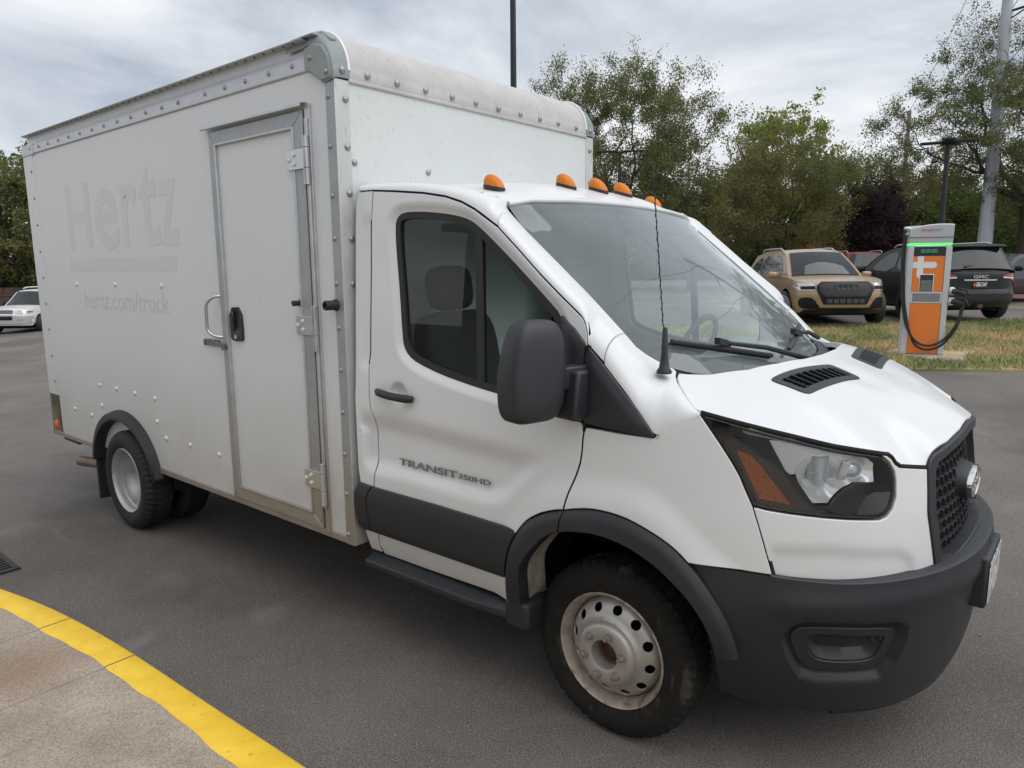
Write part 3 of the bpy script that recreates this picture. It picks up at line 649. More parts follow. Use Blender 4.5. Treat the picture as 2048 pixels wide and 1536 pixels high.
# wipers
def wiper(a, piv, b, arm_at):
    P = [ws_s(np.array(q))+np.array([.016, 0, .012]) for q in (np.linspace(0, 1, 9)[:, None]*(np.array(b)-np.array(a))+np.array(a))]
    mb = MB(); mb.tube(P, .009, 6); mb.tube([p+np.array([-.010, 0, -.010]) for p in P], .006, 4)
    c = ws_s(np.array(arm_at))+np.array([.03, 0, .022]); p0 = ws_s(np.array(piv))+np.array([.06, 0, -.01])
    mb.tube([c, c*.6+p0*.4+np.array([.012, 0, .012]), p0], [.008, .010, .013], 6)
    mb.obox(c, (.012, .0, 0), (0, .05, -.01), (0, .0, .012))
    return mb.build('wiper', MT['plastic'], truck, 40, .001)
wiper((-.665, 1.475), (.18, 1.355), (-.16, 1.385), (-.44, 1.447))
wiper((.04, 1.392), (.66, 1.41), (.56, 1.455), (.28, 1.432))

# ---- hood
hp = []
for x, y, z in ((.447,.577,1.364),(.516,.154,1.373),(.616,.156,1.336),(.56,.572,1.331),(.353,.542,1.392),(.72,.30,1.292),(.84,.22,1.235)): hp += [(x, y, z), (x, -y, z)]
for x, y, z in seam: hp += [(x, y, z), (x, -y, z)]
for q in cat(A['hl_top'], A['hood_gap']): x, y, z = body(q[None])[0]; hp += [(x, y, z+.002), (x, -y, z+.002)]
gtop = cat([(SMID, 1.190)], A['grille_frame'][1:6])
for q in gtop: x, y, z = body(q[None])[0]; hp += [(x, y, z), (x, -y, z)] if abs(y) > 1e-6 else [(x, 0, z)]
hp += [(.55, 0, 1.365), (.75, 0, 1.290), (.40, 0, 1.408)]
fh_ = tps(hp); hood_s = lambda q: np.concatenate([q, fh_(q)[..., None]], -1)
rear = np.array([(.172,-.742),(.255,-.66),(.345,-.545),(.395,-.40),(.425,-.20),(.432,0)])
side_ = cat(seam[:-1, :2], body(A['hl_top'])[1:, :2], body(A['hood_gap'])[1:, :2], body(gtop)[::-1][1:, :2])
hh_ = cat(R_(rear), side_[1:])
hood_poly = cat(hh_, R_(hh_)[1:-1]*[1, -1])
def vent_q(y0):  # outline of one hood vent in (x, y)
    return np.array([(.447,.577),(.516,.154),(.616,.156),(.560,.572)])
vq = vent_q(0); vents = [vq*[1, -1], vq]
def hood_disp(P):
    y = np.abs(P[:, 1]); d = np.zeros(len(P))
    d -= .004*sstep((y-.60)/.07)*sstep((.95-P[:, 0])/.1)         # power-dome step
    return d
hood = panel('hood', hood_poly, hood_s, MT['paint'], truck, thick=.025, grid=.03, disp=hood_disp, holes=[inset(v if area2(v) > 0 else v[::-1], .012) for v in vents], shrink=.005, bevel=.004)
for v in vents:
    v = v if area2(v) > 0 else v[::-1]
    fr = ring('hood_vent', roundcorner(inset(v, -.010), .03), roundcorner(inset(v, .018), .012), hood_s, MT['plastic'], hood, off=.004, thick=.03, grid=.04, bevel=.003)
    mb = MB(); sgn = np.sign(v[:, 1].mean())
    a, b, c_, d_ = vq*[1, sgn]                       # rear outer, rear inner, front inner, front outer
    for k in range(1, 9):                             # slats run fore and aft... across
        t = k/9; p, q = a+(b-a)*t, d_+(c_-d_)*t
        L_ = [np.append(r, fh_(r)-.006) for r in (p*.85+q*.15, p*.15+q*.85)]
        L_ = [np.array(x) for x in L_]; dv_ = L_[1]-L_[0]
        mb.obox((L_[0]+L_[1])/2, dv_/2, (0, .004, 0), (0, .004*sgn, .010))
    for k in range(1, 7):
        t = k/7; p, q = a+(d_-a)*t, b+(c_-b)*t
        L_ = [np.append(r, fh_(r)-.008) for r in (p*.95+q*.05, p*.05+q*.95)]
        L_ = [np.array(x) for x in L_]; mb.obox((L_[0]+L_[1])/2, (L_[1]-L_[0])/2, (.0025, 0, 0), (0, 0, .008))
    mb.build('vent_grid', MT['plastic'], hood)['kind'] = 'stuff'
    panel('vent_floor', inset(v, -.02), lambda q: hood_s(q)-np.array([0, 0, .05]), MT['dark'], hood, thick=0, grid=.1)

# ---- bumper
bt = cat(A['b_top'][:6], [(.97,.784),(1.11,.783),(1.25,.783),(1.42,.783),(1.6,.783),(SMID,.783)])
bb = [(.3543,.285),(.46,.268),(.60,.258),(.80,.252),(1.0,.250),(1.3,.250),(1.6,.250),(SMID,.250)]
bl = cat(A['b_left'][1:])
bp = cat(bt, R_(np.array(bb)), R_(bl))
fo, fi, fm = A['fog_out'], A['fog_in'], A['fog_mesh']
fo_big = inset(fo, -.035) if True else fo
if area2(fo) < 0: pass
def bump_disp(P):
    k = inside(P, fo_big); d = np.where(k, -.030*sstep(seg_dist(P, fo_big)/.03), 0)
    d += .010*np.exp(-((P[:, 1]-.71)/.035)**2)*sstep((P[:, 0]-.5)/.2)
    return d
fo_ccw = fo if area2(fo) > 0 else fo[::-1]
v, f = panel_mesh(inset(bp, .003), bump_surf, 0, .03, .02, [inset(fo_ccw, .004)], bump_disp, False, [cat(r, r[:1]) for r in (inset(fo_ccw, -.006), inset(fo_ccw, -.014), inset(fo_ccw, -.024), inset(fo_ccw, -.036))])
n = len(v); v2 = [(a, -b, c) for a, b, c in v]; f2 = [tuple(i+n for i in q[::-1]) for q in f]
bumper = mk('front_bumper', v+v2, f+f2, MT['plastic'], truck, 40)
# shelf on top of the bumper
T_ = bump_surf(densify(cat(bt[3:]), .05, False)); T_[:, 2] -= .003; T_ = cat(T_, (R_(T_)*[1, -1, 1])[1:])
mb = MB(); In = T_.copy(); cen = np.array([.1, 0, .8]); In[:, :2] = cen[:2]+(T_[:, :2]-cen[:2])*.84; In[:, 2] = .768
mb.grid(np.stack([T_, T_+np.array([-.012, 0, .006])*1.0, In], 0)); sh = mb.build('bumper_shelf', MT['plastic'], bumper, 50); fixn2(sh)
for s in (1, -1):
    b1 = panel('fog_bezel', roundpoly(fo, 1), bump_surf, MT['plastic'], bumper, off=-.022, thick=.03, grid=.03, holes=[roundpoly(fi, 1)], bevel=.004, shrink=.002)
    b2 = panel('fog_pocket', roundpoly(inset(fi if area2(fi) > 0 else fi[::-1], .003), 1), bump_surf, MT['plastic'], bumper, off=-.026, thick=.01, grid=.02, bevel=.002, disp=lambda P: -.030*sstep(seg_dist(P, fi)/.035))
    m_ = panel('fog_mesh', fm, bump_surf, mat('fog_mesh', (.012, .012, .013), .6, bump=.5, bscale=420), bumper, off=-.052, thick=.004, grid=.02)
    if s == -1:
        for q in (b1, b2, m_): 
            co = np.array([v_.co[:] for v_ in q.data.vertices]); co[:, 1] *= -1; q.data.vertices.foreach_set('co', co.ravel()); q.data.flip_normals(); q.data.update()
# lower air dam
ad = resample(np.array([bump_surf(np.array([s, .262])) for s in np.linspace(.9, SMID, 14)]), 24); ad = cat(ad, R_(ad)[1:]*[1, -1, 1])
mb = MB(); cc = np.array([.1, 0, 0])
def sc_(P, k, dz): Q = P.copy(); Q[:, :2] = cc[:2]+(P[:, :2]-cc[:2])*k; Q[:, 2] += dz; return Q
mb.grid(np.stack([sc_(ad, .975, .02), sc_(ad, .985, -.01), sc_(ad, .975, -.03), sc_(ad, .90, -.035)], 0)); fixn2(mb.build('air_dam', MT['rubber'], bumper, 50))
# licence plate block and plate
mb = MB(); mb.box(1.00, 1.080, -.160, .160, .555, .745); hold = mb.build('plate_holder', MT['plastic'], bumper, 40, .012)
mb = MB(); mb.box(1.0815, 1.0835, -.150, .150, .572, .725); mb.build('licence_plate', MT['plate'], bumper, 40, .003)

# ---- grille
gfm = A['grille_frame']
gh = cat([(SMID, 1.187)], gfm[1:12], [(1.56,.745),(1.7,.755),(SMID,.762)])
gh_in = cat([(SMID, 1.152)], [(1.7811,1.144),(1.6113,1.128),(1.49,1.110),(1.462,1.085),(1.448,1.04),(1.435,.965),(1.437,.94),(1.455,.858),(1.472,.795),(1.51,.775),(1.58,.780),(1.7,.790),(SMID,.797)])
def full(h):   # half outline (right side) -> whole outline across the nose, in (s, z)
    m_ = np.array(h)[::-1].copy(); m_[:, 0] = 2*SMID-m_[:, 0]; return cat(np.array(h), m_[1:-1])
GO, GI = full(gh), full(gh_in)
frame = panel('grille_frame', GO, body, MT['plastic'], truck, off=.006, thick=.06, grid=.03, holes=[GI], bevel=.004)
mesh_s = lambda q: body(q)-np.array([.052, 0, 0])
mb = MB(); hx = .030; px_ = hx*math.sqrt(3); wall = .0028
GIo = GI if area2(GI) > 0 else GI[::-1]
GIc = inset(GIo, -.012)
def hexwall(p, q):
    P0, P1 = mesh_s(np.array([p, q])); 
    d = (P1-P0); d /= np.linalg.norm(d)+1e-9; t = np.cross(d, (1, 0, 0)); t /= np.linalg.norm(t)+1e-9
    mb.obox((P0+P1)/2+np.array([.004, 0, 0]), (P1-P0)/2*1.02, t*wall, np.array([.014, 0, 0]))
seen = set()
for j in range(-1, 16):
    for i in range(-2, 26):
        cx_ = 1.38+px_*1.0*(i+.5*(j % 2)); cz_ = .76+hx*1.5*j*.82
        if not inside(np.array([[cx_, cz_]]), GIc)[0]: continue
        cr_ = [(cx_+hx*math.sin(k*math.pi/3), cz_+.82*hx*math.cos(k*math.pi/3)) for k in range(6)]
        for k in range(6):
            a, b = cr_[k], cr_[(k+1) % 6]; key = (round((a[0]+b[0])/2, 3), round((a[1]+b[1])/2, 3))
            if key in seen: continue
            seen.add(key); hexwall(a, b)
g_ = mb.build('grille_mesh', MT['plastic'], frame); g_['kind'] = 'stuff'
panel('grille_backing', inset(GIo, -.03), lambda q: body(q)-np.array([.10, 0, 0]), MT['dark'], truck, thick=0, grid=.06)
for s in (1, -1):
    q = np.array([(1.448,1.045),(1.50,.99),(1.555,.93),(1.585,.86),(1.580,.80),(1.535,.78),(1.545,.84),(1.525,.91),(1.475,.97),(1.436,1.0)])
    if s == -1: q[:, 0] = 2*SMID-q[:, 0]
    panel('grille_vane', roundpoly(q, 1), lambda q: body(q)-np.array([.036, 0, 0]), MT['plastic'], frame, thick=.03, grid=.02, bevel=.004)
# badge: cone, chrome ring, blue oval with script-like lettering
bc = (.0, 0, .972)
def oval(prof, name, m, n=40):
    mb = MB(); G = [[(x, a*math.cos(2*math.pi*k/n), .972+b*math.sin(2*math.pi*k/n)) for k in range(n+1)] for x, a, b in prof]
    mb.grid(G); o = mb.build(name, m, frame, 35); return fixn2(o)
oval([(.90,.118,.080),(.94,.112,.074),(.985,.102,.060),(.988,.095,.053)], 'badge_cone', MT['plastic'])
oval([(.984,.104,.058),(1.000,.104,.058),(1.003,.098,.052),(.999,.092,.046)], 'badge_ring', MT['chrome'])
oval([(.9985,.094,.047),(1.000,.05,.025),(1.0005,.0,.0)], 'badge_oval', MT['navy'])
lettering('badge_script', 'Ford', (1.001, -.066, .952), (0, 1, 0), (0, 0, 1), .13, .044, MT['chrome'], frame, depth=.002, shear=.35)

# ---- headlight (right), mirrored afterwards
hl = cat(A['hl_top'], A['hl_right'][1:], A['hl_bot'][1:], R_(A['hl_rear'])[1:-1])
hl_mesh = MB()
headl = panel('headlight', hl, body, MT['gloss'], truck, off=-.125, thick=.0, grid=.03, shrink=.004)
rimp = inset(hl if area2(hl) > 0 else hl[::-1], .006)
panel('lamp_rim', rimp, body, MT['gloss'], headl, off=-.004, thick=.12, grid=.03, holes=[inset(rimp, .010)], bevel=.002)
panel('lens_cover', rimp, body, MT['lens'], headl, off=-.003, thick=0, grid=.04)
panel('lamp_mask', cat(A['hl_rear'][:1]*[1,1]+[(.02,-.008)], [(.60,1.238)], [(.68,1.13)], [(.73,1.10)], [(.80,1.022)], [(.90,.988)], A['hl_bot'][2:-1]+[(0,.012)], A['hl_rear'][-1:]+[(.02,.014)]), body, MT['gloss'], headl, off=-.020, thick=.04, grid=.03)
panel('side_marker', inset(A['hl_amber'] if area2(A['hl_amber']) > 0 else A['hl_amber'][::-1], .003), body, MT['amberdk'], headl, off=-.016, thick=.02, grid=.015, bevel=.002)
rf = A['hl_refl']
def refl_disp(P):
    d = np.zeros(len(P))
    for c, r, k in (((.83,1.115),.10,.035),((.86,1.075),.12,.03),((1.02,1.125),.085,.03)):
        q = np.linalg.norm((P-np.array(c))/[1.25, .62], axis=1); d -= k*sstep(1-q/r)
    return d
panel('reflector', rf, body, MT['refl'], headl, off=-.022, thick=.02, grid=.010, disp=refl_disp, smooth=40)
# projector barrel and its ribs
mb = MB(); c = body(np.array([[.835, 1.142]]))[0]; nrm = np.array([.62, -.75, .18])
mb.lathe([(.0,-.042)]+[((.033 if k % 2 else .0295), -.040+k*.080/26) for k in range(27)]+[(.0,.042)], c-nrm*.040, 'z', 1, 28)
mb.build('projector', MT['reflrib'], headl, 20)
c = body(np.array([[.945, 1.13]]))[0]
mb = MB(); mb.obox(c-nrm*.020, np.array([.010, .008, 0]), np.array([.004, -.005, 0]), np.array([.008, .0, .030])); mb.build('bulb_shield', MT['refl'], headl, 40, .003)
mb = MB()
G = []
for i in range(8):
    ph = i/7*math.pi/2; G.append([body(np.array([[1.00+.055*math.cos(ph)*math.cos(a), 1.128+.030*math.cos(ph)*math.sin(a)]]))[0]-nrm*(.045-.02*math.sin(ph)) for a in np.linspace(0, 2*math.pi, 17)])
mb.grid(G); mb.build('bulb_dome', MT['reflrib'], headl, 60)
panel('lamp_vane', [(.80,1.022),(.87,1.022),(.955,1.072),(.998,1.087),(1.10,1.083),(1.175,1.075),(1.175,1.058),(1.05,1.050),(.99,.990),(.90,.992)], body, MT['gloss'], headl, off=-.012, thick=.03, grid=.02, bevel=.004)
mb = MB(); rg = A['hl_ring']
for k in range(26):
    s = .99+k*.0073; zs = np.linspace(.975, 1.06, 30); ok = inside(np.stack([np.full(30, s)+(zs-.98)*.35, zs], 1), inset(rg if area2(rg) > 0 else rg[::-1], .003))
    if ok.sum() < 3: continue
    z0, z1 = zs[ok][0], zs[ok][-1]
    p, q = body(np.array([[s+(z0-.98)*.35, z0], [s+(z1-.98)*.35, z1]]))-nrm*.014
    mb.tube([p, q], .0022, 5)
r_ = mb.build('signal_ribs', mat('signal_lens', (.30, .31, .33), .15, metal=.5), headl); r_['kind'] = 'stuff'
def mirror_tree(o, parent):
    c = mirror(o, parent)
    for ch in list(o.children): mirror_tree(ch, c)
    return c
for o in (door, pillar, fender, fascia, fl, rail, apil, shoulder, gap_shade, headl): mirror_tree(o, truck)

# ---- door mirror (right) and its mate
def make_mirror():
    c = np.array([-.165, -1.150, 1.412]); hx_, hy_, hz_ = .065, .118, .172
    mb = MB(); G = []; n, m_ = 28, 40
    for i in range(n+1):
        ph = -math.pi/2+math.pi*i/n; row = []
        for j in range(m_+1):
            th = 2*math.pi*j/m_; e1, e2 = .46, .42
            sg = lambda v, e: math.copysign(abs(v)**e, v)
            x, y, z = sg(math.cos(ph), e1)*sg(math.cos(th), e2), sg(math.cos(ph), e1)*sg(math.sin(th), e2), sg(math.sin(ph), e1)
            yy = y*hy_*(1.0-.20*max(z, 0)-.08*max(-z, 0))+.012*z; xx = x*hx_*(1.25 if x > 0 else .55)*(1-.10*z)
            a = math.radians(-14); row.append((c[0]+xx*math.cos(a)-yy*math.sin(a), c[1]+xx*math.sin(a)+yy*math.cos(a), c[2]+z*hz_))
        G.append(row)
    mb.grid(G); sh_ = mb.build('wing_mirror', MT['plastic'], truck, 60)
    mb = MB()
    a0 = np.array([-.075, -.955, 1.385]); a1 = np.array([-.150, -1.15, 1.380])
    mb.obox((a0+a1)/2, (a1-a0)/2*1.15, (.048, .010, 0), (0, 0, .040)); mb.build('mirror_arm', MT['plastic'], sh_, 40, .008)
    mb = MB(); mb.obox(np.array([-.090, -.995, 1.325]), (.060, -.012, 0), (0, .060, 0), (0, .012, .085)); mb.build('mirror_foot', MT['plastic'], sh_, 40, .012)
    # separate lower cover on the shell
    mb = MB(); G = np.array(G); 
    sub = G[5:16, 27:34]-c; P = c+sub*1.006; mb.grid(P); mb.build('mirror_cover', MT['plastic'], sh_, 60)
    return sh_
mir = make_mirror(); mirror_tree(mir, truck)

# ---- antenna
mb = MB(); b0 = np.array([.178, -.852, 1.398]); b1 = np.array([.171, -.852, 1.553]); b2 = np.array([.116, -.852, 2.10])
mb.lathe([(.026,0),(.026,.008),(.018,.02),(.012,.06),(.0085,.15),(.006,.155)], b0, 'z', 1, 20)
mb.tube([b1+(b2-b1)*t for t in np.linspace(0, 1, 3)], .0019, 6)
hel = [b1+(b2-b1)*t+.0026*np.array([math.cos(90*t), math.sin(90*t), 0]) for t in np.linspace(0, .995, 260)]
mb.tube(hel, .0013, 4); mb.build('antenna', MT['plastic'], truck, 50)

# ---- side step
mb = MB()
G = []
for x in np.linspace(-1.27, -.42, 14):
    e = .02*max(0, (x+.60)/.2) ; G.append([(x, -.90, .425), (x, -.965-e*.2, .425), (x, -1.005+e, .405), (x, -1.005+e, .375), (x, -.94, .355), (x, -.86, .37)])
mb.grid(G); mb.f += [(0,1,2,3,4,5), tuple(13*6+k for k in range(6))[::-1]]
fixn(mb.build('side_step', MT['plastic'], truck, 40, .006))
mb = MB(); mb.box(-.43, -.31, -.985, -.84, .345, .46); mb.build('step_bracket', MT['plastic'], truck, 40, .015)
# underbody
mb = MB(); mb.box(-5.1, .5, -.42, -.30, .50, .62); mb.box(-5.1, .5, .30, .42, .50, .62); mb.box(-3.9, -3.55, -.9, .9, .28, .42); mb.box(-.08, .08, -.70, .70, .26, .36); mb.box(-1.3, .55, -.45, .45, .38, .56); mb.box(-3.2, -1.6, .45, .9, .36, .56)
mb.build('chassis', MT['dark'], truck)

# ---- cab interior
mb = MB(); mb.box(-1.335, -1.165, -.915, -.885, .55, 2.03); mirror(mb.build('pillar_trim', MT['dash'], truck))
mb = MB(); mb.box(-1.335, -.62, -.86, .86, 2.035, 2.050); mb.build('headliner', MT['bulkhead'], truck)
mb = MB(); mb.box(-1.335, -1.315, -.90, .90, .55, 2.08); mb.build('bulkhead', MT['bulkhead'], truck)
mb = MB(); mb.box(-1.31, -.52, -.88, .88, .50, .56); mb.build('cab_floor', MT['interior'], truck)
mb = MB(); G = []
for y in np.linspace(-.80, .80, 22):
    hmp = .05*math.exp(-((y-.40)/.20)**2)
    e_ = .10*max(0, abs(y)-.55)/.25; G.append([(.17-e_, y, 1.335), (.06-e_, y, 1.355+.2*hmp), (-.08, y, 1.36+hmp), (-.17, y, 1.32+hmp), (-.20, y, 1.22), (-.12, y, 1.02), (-.02, y, .85)])
mb.grid(G); fixn2(mb.build('dashboard', MT['dash'], truck, 50))
mb = MB(); mb.tube([(-.30+.07*math.sin(a)*.9, .40+.185*math.cos(a), 1.335+.165*math.sin(a)) for a in np.linspace(0, 2*math.pi, 33)], .015, 8, False)
for a in (.3, math.pi-.3, -math.pi/2): mb.tube([(-.27, .40, 1.31), (-.30+.06*math.sin(a), .40+.18*math.cos(a), 1.335+.16*math.sin(a))], .012, 6)
mb.tube([(-.26, .40, 1.30), (-.05, .40, 1.22)], .04, 10); mb.build('steering_wheel', MT['interior'], truck, 50)
def rbox(mb, c, sx, sy, sz, tilt=0, e=.4, n=14, m_=20):
    G = []
    for i in range(n+1):
        ph = -math.pi/2+math.pi*i/n; row = []
        for j in range(m_+1):
            th = 2*math.pi*j/m_; sg = lambda v: math.copysign(abs(v)**e, v)
            x, y, z = sx*sg(math.cos(ph))*sg(math.cos(th)), sy*sg(math.cos(ph))*sg(math.sin(th)), sz*sg(math.sin(ph))
            row.append((c[0]+x*math.cos(tilt)+z*math.sin(tilt), c[1]+y, c[2]-x*math.sin(tilt)+z*math.cos(tilt)))
        G.append(row)
    mb.grid(G)
for y, w in ((-.57, .245), (.48, .245)):
    mb = MB(); rbox(mb, (-1.02, y, 1.22), .07, w, .34, -.20); sb_ = fixn(mb.build('seat', MT['interior'], truck, 60))
    mb = MB(); rbox(mb, (-1.10, y, 1.66), .05, .135, .105, -.12, .55); fixn(mb.build('headrest', MT['interior'], sb_, 60))
    mb = MB(); rbox(mb, (-.76, y, .90), .27, w, .08, .05); fixn(mb.build('seat_cushion', MT['interior'], sb_, 60))
    mb = MB(); mb.tube([(-1.085, y-.06, 1.5), (-1.10, y-.06, 1.6)], .007, 6); mb.tube([(-1.085, y+.06, 1.5), (-1.10, y+.06, 1.6)], .007, 6); mb.build('headrest_post', MT['steel'], sb_)

# ================================================================ CARGO BOX
BX0, BX1, BB, BZ = -5.20, -1.341, 1.0, .453
ZR = 2.623        # lower edge of the top rail
xz = lambda y: (lambda q: np.stack([q[..., 0], np.full(q.shape[:-1], y), q[..., 1]], -1))
mb = MB(); mb.box(BX0+.02, BX1-.022, -BB+.012, BB-.002, BZ+.03, 2.60); cargo = mb.build('cargo_box', MT['boxwhite'], truck, 30)
# right side skin with the wheel cut-out and the door opening
th_ = np.linspace(0, math.pi, 25)
archp = [(-3.835+.515*math.cos(t), .36+.44*math.sin(t)) for t in th_]; archp = [p for p in archp if p[1] > .50]
skin = cat([(BX0+.19, .489), (archp[-1][0], .489)], np.array(archp)[::-1], [(archp[0][0], .489), (-2.41, .489), (-2.41, 2.466), (-1.565, 2.466), (-1.565, .489), (-1.40, .489), (-1.40, ZR), (BX0+.19, ZR)])
panel('side_skin', skin, xz(-1.0), MT['boxwhite'], cargo, thick=.010, grid=.12, smooth=30)
mb = MB(); 
# bottom rails
xa, xb = archp[-1][0]-.02, archp[0][0]+.02
mb.box(BX0+.02, xa, -1.006, -.97, BZ, .488); mb.build('bottom_rail', MT['alu'], cargo, 30, .003); mb = MB(); mb.box(xb, -1.40, -1.006, -.97, BZ, .488); mb.build('bottom_rail', MT['alu'], cargo, 30, .003)
# top rail: flat band, cove and out-turned flange
mb = MB(); pr = [(-1.004, ZR-.006), (-1.008, ZR), (-1.008, 2.672), (-1.000, 2.690), (-.996, 2.715), (-1.004, 2.738), (-1.040, 2.743), (-1.042, 2.748), (-.96, 2.760)]
for a, b in (((BX0+.12), -1.50),):
    G = [[(x, y, z) for y, z in pr] for x in (a, b)]; mb.grid(G)
fixn(mb.build('top_rail', MT['alu'], cargo, 30))
mb = MB(); mb.box(BX0, BX0+.24, -1.011, -.97, ZR-.010, 2.690); mb.build('rail_end', MT['alu'], cargo, 30, .003)
mb = MB()
for k in range(44): mb.box(-5.02+k*.0798, -5.012+k*.0798, -1.030, -1.022, 2.738, 2.7405)
q = mb.build('flange_slots', MT['dark'], cargo); q['kind'] = 'stuff'
# rear corner post with the lamp housing
mb = MB(); mb.box(BX0, BX0+.19, -1.006, -.95, .785, ZR-.006); mb.build('rear_post', MT['boxwhite'], cargo, 30, .004)
mb = MB(); mb.box(BX0-.006, BX0+.19, -1.004, -.95, BZ, .783); lampb = mb.build('rear_lamp_box', mat('lamp_grime', (.06, .058, .052), .6, noise=.5, nscale=14, speck=((.22, .18, .06), 7, .56, .7)), cargo, 30, .004)
mb = MB(); mb.lathe([(.0, .012), (.03, .010), (.042, 0)], (BX0+.085, -1.004, .535), 'y', -1, 20); mb.build('reflector_disc', MT['orange'], cargo, 40)
# front corner angle: shade toned into the side leg, light into the front leg
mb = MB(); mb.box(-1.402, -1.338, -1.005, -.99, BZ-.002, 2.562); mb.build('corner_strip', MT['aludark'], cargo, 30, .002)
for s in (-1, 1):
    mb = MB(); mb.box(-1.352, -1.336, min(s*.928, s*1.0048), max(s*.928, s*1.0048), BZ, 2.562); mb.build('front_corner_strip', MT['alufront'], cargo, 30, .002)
mb = MB(); mb.box(-1.36, -1.341, -.93, .93, .52, 2.56); mb.build('front_panel', MT['frontwhite'], cargo, 30)
mb = MB(); mb.box(-1.36, -1.331, -.93, .93, 2.553, 2.572); mb.build('cap_lip', MT['capwhite'], cargo, 30, .006)
# roof cap: rounded nose swept across, with casting corners
R1, R2 = .175, .215
capprof = [(-1.336, 2.565), (-1.332, 2.60)]+[(-1.336-R1*1.02*(1-math.cos(t)), 2.60+R2*.88*math.sin(t)) for t in np.linspace(0.05, math.pi/2, 14)]+[(-1.66, 2.792), (-1.75, 2.792)]
mb = MB(); G = []
for y in np.linspace(-.925, .925, 24):
    dent = .006*math.exp(-((y-.02)/.03)**2)+.004*math.exp(-((y-.10)/.025)**2)+.004*math.exp(-((y+.38)/.03)**2)
    G.append([(x-dent, y, z-dent*.6) for x, z in capprof])
mb.grid(G); capo = mb.build('roof_cap', MT['capwhite'], cargo, 60); fixn2(capo)
for y in (-.927, .920): mb = MB(); mb.tube([(x+.003, y, z+.003) for x, z in capprof[1:-2]], .007, 6); mb.build('cap_sealant', MT['white'], cargo, 60)
mb = MB(); mb.box(BX0+.1, -1.53, -.985, .985, 2.601, 2.762); mb.build('roof_panel', MT['capwhite'], cargo)
def casting(s):
    mb = MB(); G = []
    for i, (x, z) in enumerate(capprof[:-1]):
        t = i/(len(capprof)-2); row = []
        for k, ph in enumerate(np.linspace(0, math.pi/2, 9)):
            r_ = .045+.03*t
            yy = .925+(1.012-.925-r_)*1.0+r_*math.sin(ph) if k else .925
            row.append((x+.004-.012*t*math.sin(ph), s*yy, z+.004-(r_*(1-math.cos(ph)))*(.25+.75*t)))
        row.append((x-.02-.06*(1-t), s*1.012, z-r_*(.25+.75*t)-.004)); G.append(row)
    mb.grid(G); o = fixn2(mb.build('corner_casting', MT['casting'], cargo, 50))
    # side wings of the casting
    q = np.array([(-1.338,2.563),(-1.405,2.555),(-1.455,2.585),(-1.525,2.625),(-1.530,2.712),(-1.45,2.722),(-1.395,2.705),(-1.355,2.655)])
    p = panel('casting_wing', q, xz(-1.0), MT['casting'], o, off=.020, thick=.03, grid=.05, bevel=.008)
    q2 = np.array([(-1.40,2.700),(-1.46,2.722),(-1.515,2.722),(-1.515,2.785),(-1.44,2.778),(-1.37,2.735)])
    p2 = panel('casting_crown', q2, xz(-.985), MT['casting'], o, off=0, thick=.03, grid=.05, bevel=.008)
    mb = MB(); mb.box(-1.545, -1.44, -1.030, -.93, 2.750, 2.761) ; p3 = mb.build('casting_lip', MT['casting'], o, 30, .01)
    if s > 0:
        for z_ in (p, p2, p3):
            co = np.array([v_.co[:] for v_ in z_.data.vertices]); co[:, 1] *= -1; z_.data.vertices.foreach_set('co', co.ravel()); z_.data.flip_normals(); z_.data.update()
casting(-1); casting(1)

# ---- rivets: one mesh, many children
mb = MB(); mb.lathe([(.016,0),(.0155,.004),(.011,.0085),(.004,.010),(0,.0102)], (0,0,0), 'y', -1, 10)
rv = mb.build('rivet', MT['rivet'], cargo, 60); rv.location = (-4.415, -1.0, 1.66)
mb = MB(); mb.lathe([(.012,0),(.0115,.003),(.008,.0065),(0,.0075)], (0,0,0), 'y', -1, 10)
rs = mb.build('rivet', MT['rivetgrey'], cargo, 60); rs.location = (-4.845, -1.008, 2.657)
mb = MB(); mb.lathe([(.0155,0),(.015,.004),(.008,.008),(0,.009)], (0,0,0), 'x', 1, 10)
rx = mb.build('rivet', MT['rivetgrey'], cargo, 60); rx.location = (-1.335, -.949, 2.483)
for x, z in ((-3.762,1.663),(-3.105,1.661),(-4.189,.948),(-3.903,.951),(-3.613,.95),(-3.327,.946),(-4.702,.715),(-4.384,.706),(-4.183,.80),(-3.324,.796),(-3.215,.702),(-2.906,.705),(-2.564,.702)): copy_obj(rv, loc=(x, -1.0, z))
for x in (-4.654,-4.459,-4.269,-4.076,-3.874,-3.687,-3.489,-3.297,-3.1,-2.9,-2.708,-2.415,-2.217,-2.026,-1.822,-1.631,-5.02,-1.49): copy_obj(rs, loc=(x, -1.008, 2.657))
copy_obj(rs, loc=(-1.48, -1.021, 2.665)); copy_obj(rs, loc=(-1.37, -1.021, 2.59))
for z in (2.493,2.284,2.073,1.888,1.689,1.488,1.294,1.096,.896,.702,.502): copy_obj(rs, loc=(-1.385, -1.005, z))
for z in (2.495,2.3,2.103,1.905,1.704,1.507,1.308,1.10,.90): copy_obj(rs, loc=(-5.045, -1.006, z))
for y in (-.949, .965):
    for z in (2.283,2.085,1.886,1.686,2.483): 
        if (y, z) != (-.949, 2.483): copy_obj(rx, loc=(-1.335, y, z))
for y in (-.825,-.65,-.469,-.285,-.109,.073,.26,.44,.621,.808): copy_obj(rx, loc=(-1.331, y, 2.6005))
for y, z in ((-.965,2.60),(-.955,2.70),(.96,2.60)): copy_obj(rx, loc=(-1.328-(.045 if z > 2.65 else 0), y, z))
for y, z in ((-.91,2.221),(-.458,2.219),(0,2.22)): copy_obj(rx, loc=(-1.341, y, z))

